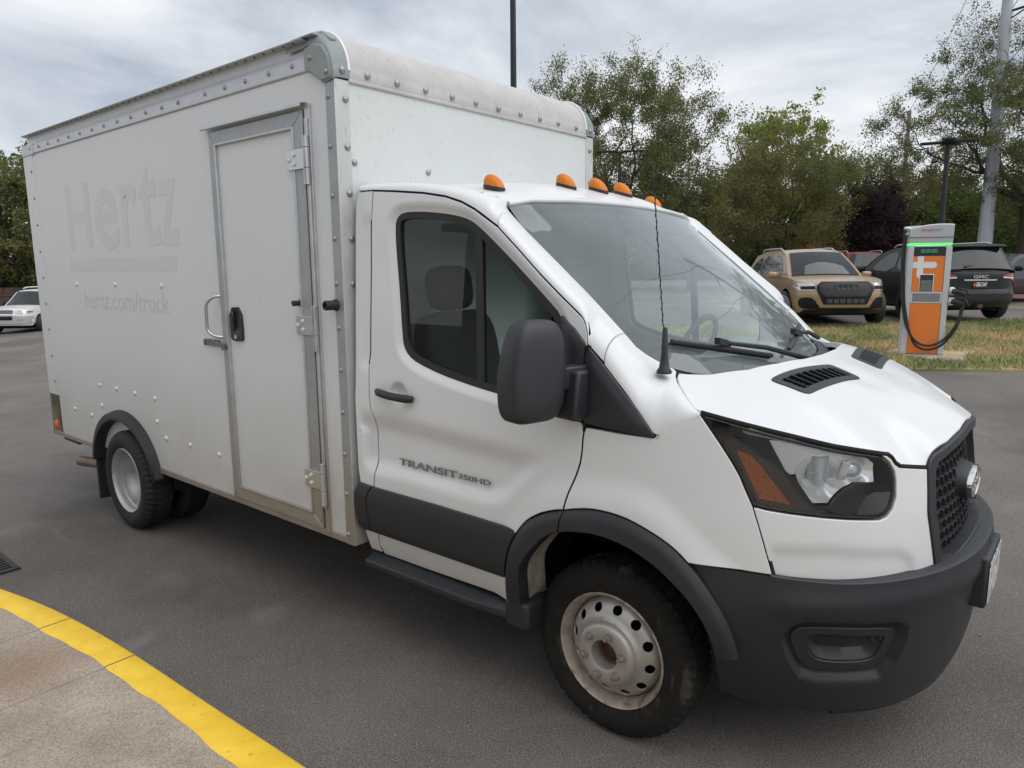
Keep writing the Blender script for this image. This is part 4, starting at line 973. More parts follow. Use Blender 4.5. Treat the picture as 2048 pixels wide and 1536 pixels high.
# ---- side door of the box
mb = MB(); mb.box(-2.40, -1.57, -1.003, -.985, .487, 2.462); cdoor = mb.build('cargo_door', MT['boxwhite'], cargo and truck, 30)
fr4 = [[(-2.405,2.462),(-1.568,2.462),(-1.645,2.396),(-2.345,2.396)], [(-2.405,.488),(-2.345,.555),(-2.345,2.396),(-2.405,2.462)], [(-1.568,.488),(-1.568,2.462),(-1.645,2.396),(-1.645,.555)], [(-2.405,.488),(-1.568,.488),(-1.645,.555),(-2.345,.555)]]
for q in fr4: panel('door_frame', q, xz(-1.003), MT['aludark'] if q is not fr4[3] else MT['alu'], cdoor, off=.012, thick=.014, grid=.5, bevel=.003, shrink=.0008)
mb = MB()
for a, b, c_, d_ in ((-2.345,-1.645,2.388,2.399),(-2.345,-1.645,.552,.562)): mb.box(a, b, -1.019, -1.0, c_, d_)
mb.box(-1.655, -1.640, -1.019, -1.0, .555, 2.396); mb.box(-2.350, -2.338, -1.019, -1.0, .555, 2.396); mb.build('door_bead', MT['alu'], cdoor, 30, .002)
mb = MB(); mb.box(-1.564, -1.555, -1.0015, -.99, .487, 2.47); mb.box(-2.416, -2.409, -1.0015, -.99, .487, 2.47); mb.build('door_gap', MT['dark'], cdoor)
mb = MB(); mb.box(-1.553, -1.518, -1.012, -.99, .472, 2.485); mb.tube([(-1.535, -1.018, .60), (-1.535, -1.018, 2.42)], .009, 8); mb.build('hinge_rail', MT['alu'], cdoor, 30, .002)
mb = MB(); G = [[(x, -1.0, 2.492), (x, -1.035, 2.487), (x, -1.038, 2.474), (x, -1.030, 2.470)] for x in (-2.447, -1.545)]; mb.grid(G); fixn(mb.build('drip_cap', MT['alu'], cdoor, 20))
for z in (2.25, 1.49, .735):
    mb = MB(); mb.box(-1.69, -1.555, -1.024, -1.014, z-.045, z+.045); h = mb.build('door_hinge', MT['steel'], cdoor, 30, .002)
    mb = MB()
    for a, b in ((-.118, -.046), (-.043, .043), (.046, .095)): mb.tube([(-1.535, -1.026, z+a), (-1.535, -1.026, z+b)], .0155, 12)
    mb.build('hinge_barrel', MT['steel'], h, 50, .001)
    mb = MB()
    for a, b in ((-.145, 0.0), (-.105, .02), (-.105, -.02)): mb.lathe([(.011,0),(.010,.005),(.0,.008)], (-1.54+a+.01, -1.024, z+b), 'y', -1, 8)
    mb.build('hinge_bolts', MT['rivet'], h, 50)
# grab handle, latch, paddle lock, bump stops
mb = MB(); mb.tube(smoothc(resample(np.array([(-2.405,-1.0,1.615),(-2.43,-1.04,1.612),(-2.475,-1.06,1.575),(-2.478,-1.06,1.42),(-2.43,-1.04,1.392),(-2.40,-1.0,1.39)]), 24), 2), .0095, 8); mb.build('grab_handle', MT['steel'], cargo, 60)
mb = MB(); mb.box(-2.60, -2.46, -1.012, -1.0, 1.335, 1.372); mb.tube([(-2.61, -1.012, 1.37), (-2.61, -1.012, 1.335)], .007, 6); mb.box(-2.47, -2.40, -1.03, -1.0, 1.338, 1.36); mb.tube([(-2.375, -1.03, 1.36), (-2.375, -1.03, 1.325)], .012, 8); mb.box(-2.40, -2.36, -1.022, -1.0, 1.335, 1.352); mb.build('latch', mat('latch_steel', (.20, .20, .20), .45, metal=.7, noise=.3, nscale=40), cargo, 40, .002)
q = np.array([(-2.318,1.556),(-2.205,1.560),(-2.196,1.392),(-2.215,1.378),(-2.30,1.378),(-2.318,1.395)])
lk = panel('paddle_lock', roundpoly(q, 1), xz(-1.003), MT['plastic'], cdoor, off=.014, thick=.016, grid=.03, bevel=.004, disp=lambda P: -.012*((P[:, 0] > -2.297) & (P[:, 0] < -2.222) & (P[:, 1] > 1.425) & (P[:, 1] < 1.545)))
mb = MB(); mb.box(-2.298, -2.272, -1.022, -1.005, 1.432, 1.535); mb.build('paddle', MT['gloss'], lk, 40, .005)
mb = MB(); mb.lathe([(.013,0),(.013,.004),(.005,.004),(0,.001)], (-2.258, -1.018, 1.402), 'y', -1, 14); mb.build('lock_cylinder', MT['steel'], lk, 50)
mb = MB(); mb.lathe([(.030,0),(.022,.02),(.022,.065),(.019,.068),(.012,.066),(.011,.05)], (-1.395, -1.0, 1.592), 'y', -1, 20); mb.build('door_stop', MT['rubber'], cargo, 50)
mb = MB(); mb.lathe([(.018,0),(.012,.015),(.014,.04),(.011,.044),(0,.044)], (-1.675, -1.003, 1.594), 'y', -1, 16); mb.build('door_stop', MT['rubber'], cdoor, 50)

# ---- faded lettering left where decals were
def ghost(txt, x0, x1, z0, z1, off=0., sh=0., label=None): return lettering('faded_lettering', txt, (x0, -1.0004, z0), (1, 0, 0), (0, 0, 1), x1-x0, z1-z0, MT['ghosturl'] if len(txt) > 2 else MT['ghost'], cargo, depth=.0007, offset=off, shear=sh, label=label)
ghost('H', -4.46, -4.06, 1.905, 2.345, .018); ghost('e', -3.99, -3.62, 1.893, 2.285, .018); ghost('r', -3.565, -3.335, 1.900, 2.29, .018); ghost('t', -3.30, -3.06, 1.893, 2.372, .018); ghost('z', -3.02, -2.85, 1.893, 2.278, .018) if False else None
ghost('z', -3.05, -2.83, 1.897, 2.275, .018)
mb = MB(); mb.box(-4.495, -2.89, -1.0011, -1.0004, 1.752, 1.835); mb.build('faded_bar', MT['ghost'], cargo)
ghost('hertz.com/truck', -4.29, -3.02, 1.495, 1.622, .004)

# ---- rear wheel arch flare
th2 = np.linspace(math.radians(8), math.radians(172), 40); mb = MB(); G = []
for t in th2:
    c, s = math.cos(t), math.sin(t); x, z = -3.835+.525*c, .355+.452*s; xi, zi = -3.800+.475*c, .345+.405*s
    G.append([(x, -.995, z), (x-.008*c, -1.02, z-.004*s), (x-.02*c, -1.045, z-.012*s), (xi+.008*c, -1.062, zi+.01*s), (xi, -1.062, zi), (xi-.004*c, -1.045, zi-.01*s), (xi-.01*c, -.93, zi-.01*s)])
mb.grid(G); fixn(mb.build('rear_arch_flare', MT['rubber'], cargo, 50))
mb = MB(); mb.grid([[(-3.8+.55*math.cos(t), -.96, .34+.46*math.sin(t)), (-3.8+.55*math.cos(t), -.3, .34+.46*math.sin(t))] for t in np.linspace(0, math.pi, 20)]); mb.grid([[(-4.4, -.42, .1), (-3.2, -.42, .1)], [(-4.4, -.42, .8), (-3.2, -.42, .8)]]); mb.build('rear_wheel_housing', MT['dark'], cargo)
mb = MB(); mb.obox((-4.31, -.90, .25), (.012, 0, 0), (0, .13, 0), (0, 0, .16)); mb.build('mud_flap', MT['rubber'], truck)

# ---- wheels
def tyre_mesh(mb, c, sgn, R, w, rin, n=150, tread=True):
    """sgn: outward direction along y; c = centre of the outer sidewall plane"""
    prof = [(rin, .030, 0), (rin+.012, .012, 0), (rin+.03, .002, 0), (rin+.06, -.004, 0), (R-.050, -.002, 0), (R-.040, .0015, .3), (R-.026, .006, 1), (R-.010, .018, 1), (R, .036, 1), (R, .060, 2), (R-.008, .063, 3), (R-.008, .070, 3), (R, .073, 2), (R+.001, w*.5-.006, 2), (R-.008, w*.5-.003, 3), (R-.008, w*.5+.003, 3), (R, w*.5+.006, 2), (R, w-.045, 1), (R-.01, w-.02, 1), (R-.04, w-.002, 0), (rin+.05, w, 0), (rin, w-.03, 0)]
    V = []; F = []
    for r, d, kx in prof:
        for k in range(n):
            a = 2*math.pi*k/n; rr = r
            if tread:
                if kx == 1 and k % 3 == 0: rr -= .009
                if kx == 2 and (k+1) % 3 == 0: rr -= .007
                if kx == .3 and k % 3 == 0: rr -= .003
            V.append((c[0]+rr*math.cos(a), c[1]-sgn*d, c[2]+rr*math.sin(a)))
    for i in range(len(prof)-1):
        for k in range(n): F.append((i*n+k, (i+1)*n+k, (i+1)*n+(k+1) % n, i*n+(k+1) % n))
    mb.add(V, F)
RT = .340
def front_wheel(x, y, sgn):
    c = (x, y, RT); mb = MB(); tyre_mesh(mb, (x, y+sgn*.012, RT), sgn, RT, .195, .214); w = fixn(mb.build('wheel', MT['tyre'], truck, 35))
    o = lambda prof, name, m, n=64: fixn(MB().lathe(prof, c, 'y', sgn, n).build(name, m, w, 40))
    o([(.2225,-.012),(.2235,.0),(.2195,.0045),(.2155,.001),(.212,-.010),(.206,-.016),(.203,-.030),(.196,-.044),(.193,-.075),(.190,-.10)], 'rim', MT['rimrust'])
    # pierced disc
    ro = [(.193*math.cos(t), .193*math.sin(t)) for t in np.linspace(0, 2*math.pi, 73)[:-1]]; ri = [(.122*math.cos(t), .122*math.sin(t)) for t in np.linspace(0, 2*math.pi, 49)[:-1]]
    hs = [[((.164+.0165*math.cos(t))*math.cos(a)-.0195*math.sin(t)*math.sin(a), (.164+.0165*math.cos(t))*math.sin(a)+.0195*math.sin(t)*math.cos(a)) for t in np.linspace(0, 2*math.pi, 15)[:-1]] for a in np.radians(np.arange(12)*30+22)]
    pr_r = np.array([.05, .120, .126, .135, .150, .175, .186, .194]); pr_d = np.array([.036, .020, .008, -.001, -.006, -.022, -.036, -.060])
    sf = lambda q: np.stack([x+q[..., 0], y+sgn*np.interp(np.linalg.norm(q, axis=-1), pr_r, pr_d), RT+q[..., 1]], -1)
    panel('wheel_disc', ro, sf, MT['rim'], w, thick=.006, grid=.012, holes=[ri]+hs, smooth=50, bevel=.001, flip=sgn > 0)
    o([(.124,.016),(.121,.024),(.116,.034),(.109,.040),(.100,.0415),(.062,.0415),(.056,.038),(.0545,.030),(.054,-.05)], 'hub_face', MT['rim'])
    o([(.0545,-.012),(.045,-.014),(.040,-.03),(.0,-.03)], 'hub_bore', MT['rust'])
    fixn(MB().lathe([(.196,-.085),(.10,-.09),(.0,-.09)], c, 'y', sgn, 32).build('brake_disc', MT['dark'], w))
    for k in range(6):
        a = math.radians(60*k+14); p = (x+.083*math.cos(a), y, RT+.083*math.sin(a))
        fixn(MB().lathe([(.0165,.040),(.0165,.046),(.0125,.047),(.0125,.058),(.0075,.060),(.0070,.074),(.0,.075)], p, 'y', sgn, 12).build('wheel_stud', MT['lug'], w, 30))
    return w
front_wheel(0, -.886, -1); front_wheel(0, .886, 1)
def rear_wheel(x, y, sgn, dish=True):
    c = (x, y, RT); mb = MB(); tyre_mesh(mb, (x, y+sgn*.012, RT), sgn, RT, .195, .214); w = fixn(mb.build('wheel', MT['tyredark'], truck, 35))
    if dish:
        fixn(MB().lathe([(.2225,-.012),(.2235,0),(.2195,.0045),(.2155,.001),(.212,-.012),(.204,-.018),(.202,-.045),(.190,-.055),(.186,-.10),(.178,-.11),(.175,-.15),(.165,-.162),(.12,-.165),(.11,-.155),(.0,-.155)], c, 'y', sgn, 64).build('rim', MT['rimsilver'], w, 40))
    return w
for s in (-1, 1):
    rear_wheel(-3.742, s*1.060, s); rear_wheel(-3.742, s*.80, s, False)
# exhaust, tow bracket
mb = MB(); P = [np.array([-4.85, -.95, .268]), np.array([-4.25, -.93, .33]), np.array([-3.4, -.6, .42])]
mb.lathe([(.036,0),(.036,.001)], (0,0,0), 'x', 1, 4) if False else None
mb.tube(P, .038, 18, False); mb.tube([P[0], P[0]+(P[1]-P[0])*.6], .034, 18, True); fixn(mb.build('exhaust_pipe', MT['exhaust'], truck, 50))
mb = MB(); mb.box(-5.26, -4.95, -.92, -.80, .375, .445); mb.build('rear_step_bracket', MT['plastic'], truck, 30, .01)

# ================================================================ TERRAIN
def zg(x, y):
    x = np.asarray(x, float); y = np.asarray(y, float)
    up = np.interp(y, [2, 9, 17, 24, 60], [0, .30, .50, .55, .55])
    dn = np.interp(x, [-40, -34, -6], [-1.10, -.98, 0])*(1-sstep((y-10)/9))
    return up+dn
CX, CY, CZ = CAM_POS
def ground_hit(az, el_tan):
    pass
def polar(az, d):  # az in degrees, d metres from the camera
    return CX+d*math.cos(math.radians(az)), CY+d*math.sin(math.radians(az))
ax_ = np.unique(np.r_[-500, -300, -200, -120, -80, np.arange(-60, 40, 2.), 60, 100, 200, 300, 500])
ay_ = np.unique(np.r_[-500, -200, -100, -50, np.arange(-20, 40, 1.), np.arange(40, 80, 4.), 120, 200, 300, 500])
GX, GY = np.meshgrid(ax_, ay_, indexing='ij'); V = np.stack([GX, GY, zg(GX, GY)], -1)
asph = bpy.data.materials.new('asphalt'); asph.use_nodes = True; t = asph.node_tree; b = t.nodes['Principled BSDF']
N = t.nodes.new; L = t.links.new
pos = N('ShaderNodeNewGeometry').outputs['Position']
nb = N('ShaderNodeTexNoise'); nb.inputs['Scale'].default_value = .35; nb.inputs['Detail'].default_value = 7; nb.inputs['Roughness'].default_value = .62; L(pos, nb.inputs['Vector'])
nf = N('ShaderNodeTexNoise'); nf.inputs['Scale'].default_value = 160; nf.inputs['Detail'].default_value = 2; L(pos, nf.inputs['Vector'])
nv = N('ShaderNodeTexVoronoi'); nv.inputs['Scale'].default_value = 170; L(pos, nv.inputs['Vector'])
r1 = N('ShaderNodeValToRGB'); e = r1.color_ramp.elements; e[0].position = .3; e[0].color = (.060, .051, .045, 1); e[1].position = .72; e[1].color = (.160, .145, .131, 1); L(nb.outputs['Fac'], r1.inputs[0])
r2 = N('ShaderNodeMapRange'); r2.inputs[1].default_value = .3; r2.inputs[2].default_value = .72; r2.inputs[3].default_value = .35; r2.inputs[4].default_value = 1.8; L(nf.outputs['Fac'], r2.inputs[0])
s1 = N('ShaderNodeVectorMath'); s1.operation = 'SCALE'; L(r1.outputs[0], s1.inputs[0]); L(r2.outputs[0], s1.inputs['Scale'])
vc = N('ShaderNodeSeparateXYZ'); L(nv.outputs['Color'], vc.inputs[0])
gt_ = N('ShaderNodeMapRange'); gt_.inputs[1].default_value = .86; gt_.inputs[2].default_value = 1.0; gt_.inputs[3].default_value = 0; gt_.inputs[4].default_value = .5; L(vc.outputs[0], gt_.inputs[0])
mxa = N('ShaderNodeMix'); mxa.data_type = 'RGBA'; L(gt_.outputs[0], mxa.inputs[0]); L(s1.outputs[0], mxa.inputs[6]); mxa.inputs[7].default_value = (.26, .24, .22, 1)
nc = N('ShaderNodeTexNoise'); nc.inputs['Scale'].default_value = 1.1; nc.inputs['Detail'].default_value = 12; nc.inputs['Distortion'].default_value = 1.4; L(pos, nc.inputs['Vector'])
rc = N('ShaderNodeMapRange'); rc.inputs[1].default_value = .60; rc.inputs[2].default_value = .74; rc.inputs[3].default_value = 0; rc.inputs[4].default_value = .35; L(nc.outputs['Fac'], rc.inputs[0])
mxb = N('ShaderNodeMix'); mxb.data_type = 'RGBA'; L(rc.outputs[0], mxb.inputs[0]); L(mxa.outputs[2], mxb.inputs[6]); mxb.inputs[7].default_value = (.24, .225, .21, 1)
# oil stains and hairline cracks
ns = N('ShaderNodeTexNoise'); ns.inputs['Scale'].default_value = .9; ns.inputs['Detail'].default_value = 3; mps = N('ShaderNodeMapping'); mps.inputs['Location'].default_value = (4, 9, 2); L(pos, mps.inputs[0]); L(mps.outputs[0], ns.inputs['Vector'])
rs_ = N('ShaderNodeMapRange'); rs_.inputs[1].default_value = .60; rs_.inputs[2].default_value = .72; rs_.inputs[3].default_value = 1; rs_.inputs[4].default_value = .72; L(ns.outputs['Fac'], rs_.inputs[0])
ncr = N('ShaderNodeTexVoronoi'); ncr.feature = 'DISTANCE_TO_EDGE'; ncr.inputs['Scale'].default_value = .42
ndw = N('ShaderNodeTexNoise'); ndw.inputs['Scale'].default_value = 2.6; ndw.inputs['Detail'].default_value = 6; L(pos, ndw.inputs['Vector'])
vad = N('ShaderNodeVectorMath'); vad.operation = 'MULTIPLY_ADD'; vad.inputs[1].default_value = (.5, .5, 0); L(ndw.outputs['Color'], vad.inputs[0]); L(pos, vad.inputs[2]); L(vad.outputs[0], ncr.inputs['Vector'])
rcr = N('ShaderNodeMapRange'); rcr.inputs[1].default_value = .0; rcr.inputs[2].default_value = .004; rcr.inputs[3].default_value = .85; rcr.inputs[4].default_value = 1; L(ncr.outputs['Distance'], rcr.inputs[0])
gate = N('ShaderNodeMapRange'); gate.inputs[1].default_value = .5; gate.inputs[2].default_value = .6; gate.inputs[3].default_value = 1; gate.inputs[4].default_value = 0; L(nb.outputs['Fac'], gate.inputs[0])
mxc = N('ShaderNodeMath'); mxc.operation = 'MAXIMUM'; L(rcr.outputs[0], mxc.inputs[0]); L(gate.outputs[0], mxc.inputs[1])
ml = N('ShaderNodeMath'); ml.operation = 'MULTIPLY'; L(rs_.outputs[0], ml.inputs[0]); L(mxc.outputs[0], ml.inputs[1])
sfin = N('ShaderNodeVectorMath'); sfin.operation = 'SCALE'; L(mxb.outputs[2], sfin.inputs[0]); L(ml.outputs[0], sfin.inputs['Scale'])
L(sfin.outputs[0], b.inputs['Base Color']); b.inputs['Roughness'].default_value = .72; b.inputs['Specular IOR Level'].default_value = .5
bp = N('ShaderNodeBump'); bp.inputs['Strength'].default_value = .35; bp.inputs['Distance'].default_value = .004; L(nv.outputs['Distance'], bp.inputs['Height']); L(bp.outputs[0], b.inputs['Normal'])
mb = MB(); mb.grid(V); grd = mb.build('asphalt_ground', asph, None, 60); grd['kind'] = 'structure'

# ---- sidewalk with a yellow kerb (each slab a part)
conc = bpy.data.materials.new('concrete'); conc.use_nodes = True; t = conc.node_tree; b = t.nodes['Principled BSDF']; N = t.nodes.new; L = t.links.new
pos = N('ShaderNodeNewGeometry').outputs['Position']
nf = N('ShaderNodeTexNoise'); nf.inputs['Scale'].default_value = 170; nf.inputs['Detail'].default_value = 3; L(pos, nf.inputs['Vector'])
nb = N('ShaderNodeTexNoise'); nb.inputs['Scale'].default_value = 3.2; nb.inputs['Detail'].default_value = 7; L(pos, nb.inputs['Vector'])
r1 = N('ShaderNodeValToRGB'); e = r1.color_ramp.elements; e[0].position = .3; e[0].color = (.25, .205, .16, 1); e[1].position = .7; e[1].color = (.40, .345, .28, 1); L(nb.outputs['Fac'], r1.inputs[0])
r2 = N('ShaderNodeMapRange'); r2.inputs[1].default_value = .3; r2.inputs[2].default_value = .7; r2.inputs[3].default_value = .62; r2.inputs[4].default_value = 1.38; L(nf.outputs['Fac'], r2.inputs[0])
s1 = N('ShaderNodeVectorMath'); s1.operation = 'SCALE'; L(r1.outputs[0], s1.inputs[0]); L(r2.outputs[0], s1.inputs['Scale'])
dst = N('ShaderNodeVectorMath'); dst.operation = 'DISTANCE'; dst.inputs[1].default_value = (-2.02, -2.22, .12); L(pos, dst.inputs[0])
rr = N('ShaderNodeMapRange'); rr.inputs[1].default_value = .05; rr.inputs[2].default_value = .30; rr.inputs[3].default_value = .85; rr.inputs[4].default_value = 0; L(dst.outputs['Value'], rr.inputs[0])
mm = N('ShaderNodeMath'); mm.operation = 'MULTIPLY'; L(rr.outputs[0], mm.inputs[0]); L(nb.outputs['Fac'], mm.inputs[1])
mxn = N('ShaderNodeMix'); mxn.data_type = 'RGBA'; L(mm.outputs[0], mxn.inputs[0]); L(s1.outputs[0], mxn.inputs[6]); mxn.inputs[7].default_value = (.20, .075, .022, 1)
L(mxn.outputs[2], b.inputs['Base Color']); b.inputs['Roughness'].default_value = .9
bp = N('ShaderNodeBump'); bp.inputs['Strength'].default_value = .5; bp.inputs['Distance'].default_value = .004; L(nf.outputs['Fac'], bp.inputs['Height']); L(bp.outputs[0], b.inputs['Normal'])
yel = bpy.data.materials.new('yellow_kerb_paint'); yel.use_nodes = True; t = yel.node_tree; b = t.nodes['Principled BSDF']; N = t.nodes.new; L = t.links.new
pos = N('ShaderNodeNewGeometry').outputs['Position']
nb = N('ShaderNodeTexNoise'); nb.inputs['Scale'].default_value = 9; nb.inputs['Detail'].default_value = 8; L(pos, nb.inputs['Vector'])
r1 = N('ShaderNodeValToRGB'); e = r1.color_ramp.elements; e[0].position = .25; e[0].color = (.74, .45, .016, 1); e[1].position = .75; e[1].color = (.88, .60, .05, 1); L(nb.outputs['Fac'], r1.inputs[0])
n2 = N('ShaderNodeTexNoise'); n2.inputs['Scale'].default_value = 24; n2.inputs['Detail'].default_value = 6; n2.inputs['Distortion'].default_value = 1; L(pos, n2.inputs['Vector'])
rm = N('ShaderNodeMapRange'); rm.inputs[1].default_value = .66; rm.inputs[2].default_value = .74; rm.inputs[3].default_value = 0; rm.inputs[4].default_value = .8; L(n2.outputs['Fac'], rm.inputs[0])
mxn = N('ShaderNodeMix'); mxn.data_type = 'RGBA'; L(rm.outputs[0], mxn.inputs[0]); L(r1.outputs[0], mxn.inputs[6]); mxn.inputs[7].default_value = (.40, .24, .05, 1)
L(mxn.outputs[2], b.inputs['Base Color']); b.inputs['Roughness'].default_value = .6
n3 = N('ShaderNodeTexNoise'); n3.inputs['Scale'].default_value = 140; L(pos, n3.inputs['Vector'])
bp = N('ShaderNodeBump'); bp.inputs['Strength'].default_value = .35; bp.inputs['Distance'].default_value = .004; L(n3.outputs['Fac'], bp.inputs['Height']); L(bp.outputs[0], b.inputs['Normal'])
SZ = .12
k_out = np.array([(-9,-4.2),(-7,-3.35),(-5,-2.62),(-4.2,-2.34),(-3.5,-2.12),(-3.02,-2.012),(-2.788,-1.952),(-2.583,-1.918),(-2.202,-1.880),(-1.979,-1.862),(-1.752,-1.850),(-1.401,-1.842),(-1.076,-1.832),(-.828,-1.820),(-.584,-1.804),(0,-1.80),(1,-1.80),(6,-1.80)])
k_in = np.array([(-9,-4.33),(-7,-3.47),(-5,-2.73),(-4.2,-2.45),(-3.5,-2.24),(-3.02,-2.125),(-2.773,-2.079),(-2.384,-2.034),(-2.054,-2.000),(-1.761,-1.974),(-1.468,-1.956),(-1.192,-1.958),(-.938,-1.960),(-.766,-1.951),(0,-1.94),(1,-1.94),(6,-1.94)])
k_out = smoothc(resample(k_out, 300), 60); k_in = smoothc(resample(k_in, 300), 60)
sw = bpy.data.objects.new('sidewalk', None); link(sw); sw['kind'] = 'structure'
joints = [-9, -6.2, -4.3, -2.36, -1.775, -.25, 1.3, 2.9, 6]
def curve_at(c, x): return float(np.interp(x, c[:, 0], c[:, 1]))
for a, b_ in zip(joints[:-1], joints[1:]):
    xs = np.arange(a+.004, b_-.004, .04); xs = np.r_[xs, b_-.004]
    top = np.array([(x, curve_at(k_out, x)) for x in xs])
    poly = cat(top, [(b_-.004-.03, -15.5), (a+.004-.03, -15.5)])
    v, f = panel_mesh(poly, lambda q: np.concatenate([q, np.full(q.shape[:-1]+(1,), SZ)], -1), 0, .16, .4)
    o = mk('slab', v, f, conc, sw, 40, .006)
    inn = np.array([(x, curve_at(k_in, x)+.005*math.sin(9*x)+.003*math.sin(23*x+1)) for x in xs])
    out_ = np.array([(x, curve_at(k_out, x)+.003) for x in xs])
    mbp = MB(); mbp.grid(np.stack([np.c_[inn, np.full(len(xs), SZ+.0005)], np.c_[inn+[0, .004], np.full(len(xs), SZ+.003)], np.c_[out_-[0, .012], np.full(len(xs), SZ+.003)], np.c_[out_, np.full(len(xs), SZ-.006)], np.c_[out_, np.full(len(xs), .004)]], 0))
    o = mbp.build('kerb_paint', yel, sw, 50); fixn2(o)
    if o.data.polygons[len(xs)+2].normal.z < 0: o.data.flip_normals()
# crack between two slabs filled with dirt
mb = MB()
for x in joints[3:6]: mb.box(x-.005, x+.004, -14.5, curve_at(k_out, x)-.01, SZ-.03, SZ-.008)
mb.build('joint_filler', mat('joint_dirt', (.03, .027, .024), .95), sw)['kind'] = 'stuff'

# ---- drain grate by the kerb
gr_ = thing('drain_grate', 'black iron drain grate set in the asphalt at the far left beside the yellow kerb', 'drain grate', (-3.9, -1.9, 0))
def local(o, p): o.location = -np.array(p) ; return o
mb = MB(); X0_, X1_, Y0_, Y1_ = -4.6, -3.545, -2.16, -1.775
for a in ((X0_, X1_, Y0_, Y0_+.03), (X0_, X1_, Y1_-.03, Y1_), (X0_, X0_+.03, Y0_+.03, Y1_-.03), (X1_-.03, X1_, Y0_+.03, Y1_-.03)): mb.box(a[0]+3.9, a[1]+3.9, a[2]+1.9, a[3]+1.9, -.03, .012)
irn = mat('cast_iron', (.022, .022, .023), .6, metal=.4, noise=.2, nscale=30)
mb.build('grate_frame', irn, gr_)
q = None
for k in range(24):
    x = X0_+.05+k*.042
    if q is None:
        mb = MB(); mb.box(-.011, .011, Y0_+.03+1.9, Y1_-.03+1.9, -.03, .009); q = mb.build('grate_bar', irn, gr_); q.location = (x+3.9, 0, 0)
    else: copy_obj(q, gr_, (x+3.9, 0, 0))
mb = MB(); mb.box(X0_+.02+3.9, X1_-.02+3.9, Y0_+.02+1.9, Y1_-.02+1.9, -.04, .0015); mb.build('grate_pit', MT['dark'], gr_)

# ---- grass island
def pt(px, py): pass
isl = np.array([(6.5,10.2),(2.6,9.55),(.95,9.05),(.30,8.72),(-.55,8.28),(-1.6,7.95),(-3.2,7.6),(-6.0,7.4),(-9.5,7.6),(-10.5,9.0),(-9.0,11.0),(-6.2,12.0),(-4.1,12.9),(-2.6,14.0),(-1.3,15.2),(-.4,16.2),(1.5,17.6),(4.5,18.4),(8.0,17.5),(8.6,13.5)])
grassm = bpy.data.materials.new('lawn'); grassm.use_nodes = True; t = grassm.node_tree; b = t.nodes['Principled BSDF']; N = t.nodes.new; L = t.links.new
def lawn_nodes(t, N, L, b, per_leaf):
    pos = N('ShaderNodeNewGeometry')
    n = N('ShaderNodeTexNoise'); n.inputs['Scale'].default_value = .95; n.inputs['Detail'].default_value = 5; n.inputs['Roughness'].default_value = .6; L(pos.outputs['Position'], n.inputs['Vector'])
    r = N('ShaderNodeValToRGB'); e = r.color_ramp.elements; e[0].position = .40; e[0].color = (.165, .19, .065, 1); e[1].position = .66; e[1].color = (.48, .345, .19, 1); m_ = e.new(.52); m_.color = (.295, .275, .12, 1); L(n.outputs['Fac'], r.inputs[0])
    src = r.outputs[0]
    if per_leaf:
        mr = N('ShaderNodeMapRange'); mr.inputs[3].default_value = .55; mr.inputs[4].default_value = 1.5; L(pos.outputs['Random Per Island'], mr.inputs[0])
        s = N('ShaderNodeVectorMath'); s.operation = 'SCALE'; L(src, s.inputs[0]); L(mr.outputs[0], s.inputs['Scale']); src = s.outputs[0]
    L(src, b.inputs['Base Color']); b.inputs['Roughness'].default_value = .8
lawn_nodes(t, N, L, b, False)
v, f = panel_mesh(roundpoly(isl, 2), lambda q: np.concatenate([q, (zg(q[..., 0], q[..., 1])+.03)[..., None]], -1), 0, .06, .5)
lw = mk('lawn', v, f, grassm, None, 60); lw['kind'] = 'structure'
gb = bpy.data.materials.new('grass_blades'); gb.use_nodes = True; t = gb.node_tree; lawn_nodes(t, t.nodes.new, t.links.new, t.nodes['Principled BSDF'], True)
PAD = np.array([(-1.45,9.62),(-.67,9.12),(-.27,9.22),(-.33,10.25),(-1.25,10.4)])
def blades(n, poly, hmin, hmax, zoff):
    lo, hi = poly.min(0), poly.max(0); P = rng.uniform(lo, hi, (n*2, 2)); P = P[inside(P, poly) & ~inside(P, PAD)][:n]; n = len(P)
    h = rng.uniform(hmin, hmax, n); a = rng.uniform(0, 2*math.pi, n); w = rng.uniform(.004, .009, n); ln = rng.normal(0, .5, (n, 2))*h[:, None]
    z = zg(P[:, 0], P[:, 1])+zoff; d = np.stack([np.cos(a), np.sin(a)], 1)*w[:, None]
    B0 = np.c_[P-d, z]; B1 = np.c_[P+d, z]; T = np.c_[P+ln, z+h]
    V = np.stack([B0, B1, T], 1).reshape(-1, 3); return V, np.arange(n*3).reshape(-1, 3)
V, F = blades(150000, roundpoly(isl, 2), .03, .10, .02); o = big('grass', V, F, gb, None, 'stuff')
# pale stall lines and the brick crossing on the far lot
lm = mat('stall_line_paint', (.62, .40, .08), .7, noise=.25, nscale=12)
for k, (a, b_) in enumerate((((-2.0,16.1),(-7.2,21.6)), ((-3.1,13.6),(-8.0,18.6)), ((1.6,18.6),(-3.6,24.2)))):
    a = np.array(a); b_ = np.array(b_); d = (b_-a)/np.linalg.norm(b_-a); n_ = np.array([-d[1], d[0]])*.055
    pts = [(p, zg(*p)+.006) for p in (a-n_, b_-n_, b_+n_, a+n_)]
    G = [[(*(a+(b_-a)*t_-n_), float(zg(*(a+(b_-a)*t_)))+.006), (*(a+(b_-a)*t_+n_), float(zg(*(a+(b_-a)*t_)))+.006)] for t_ in np.linspace(0, 1, 10)]
    mb = MB(); mb.grid(G); o = mb.build('stall_line', lm); o['kind'] = 'structure'; fixn2(o)
brk = mat('brick_paving', (.20, .075, .055), .85, noise=.4, nscale=9)
pv = np.array([(-1.6,24.5),(6,24.0),(6,28.0),(-1.9,29.0)])
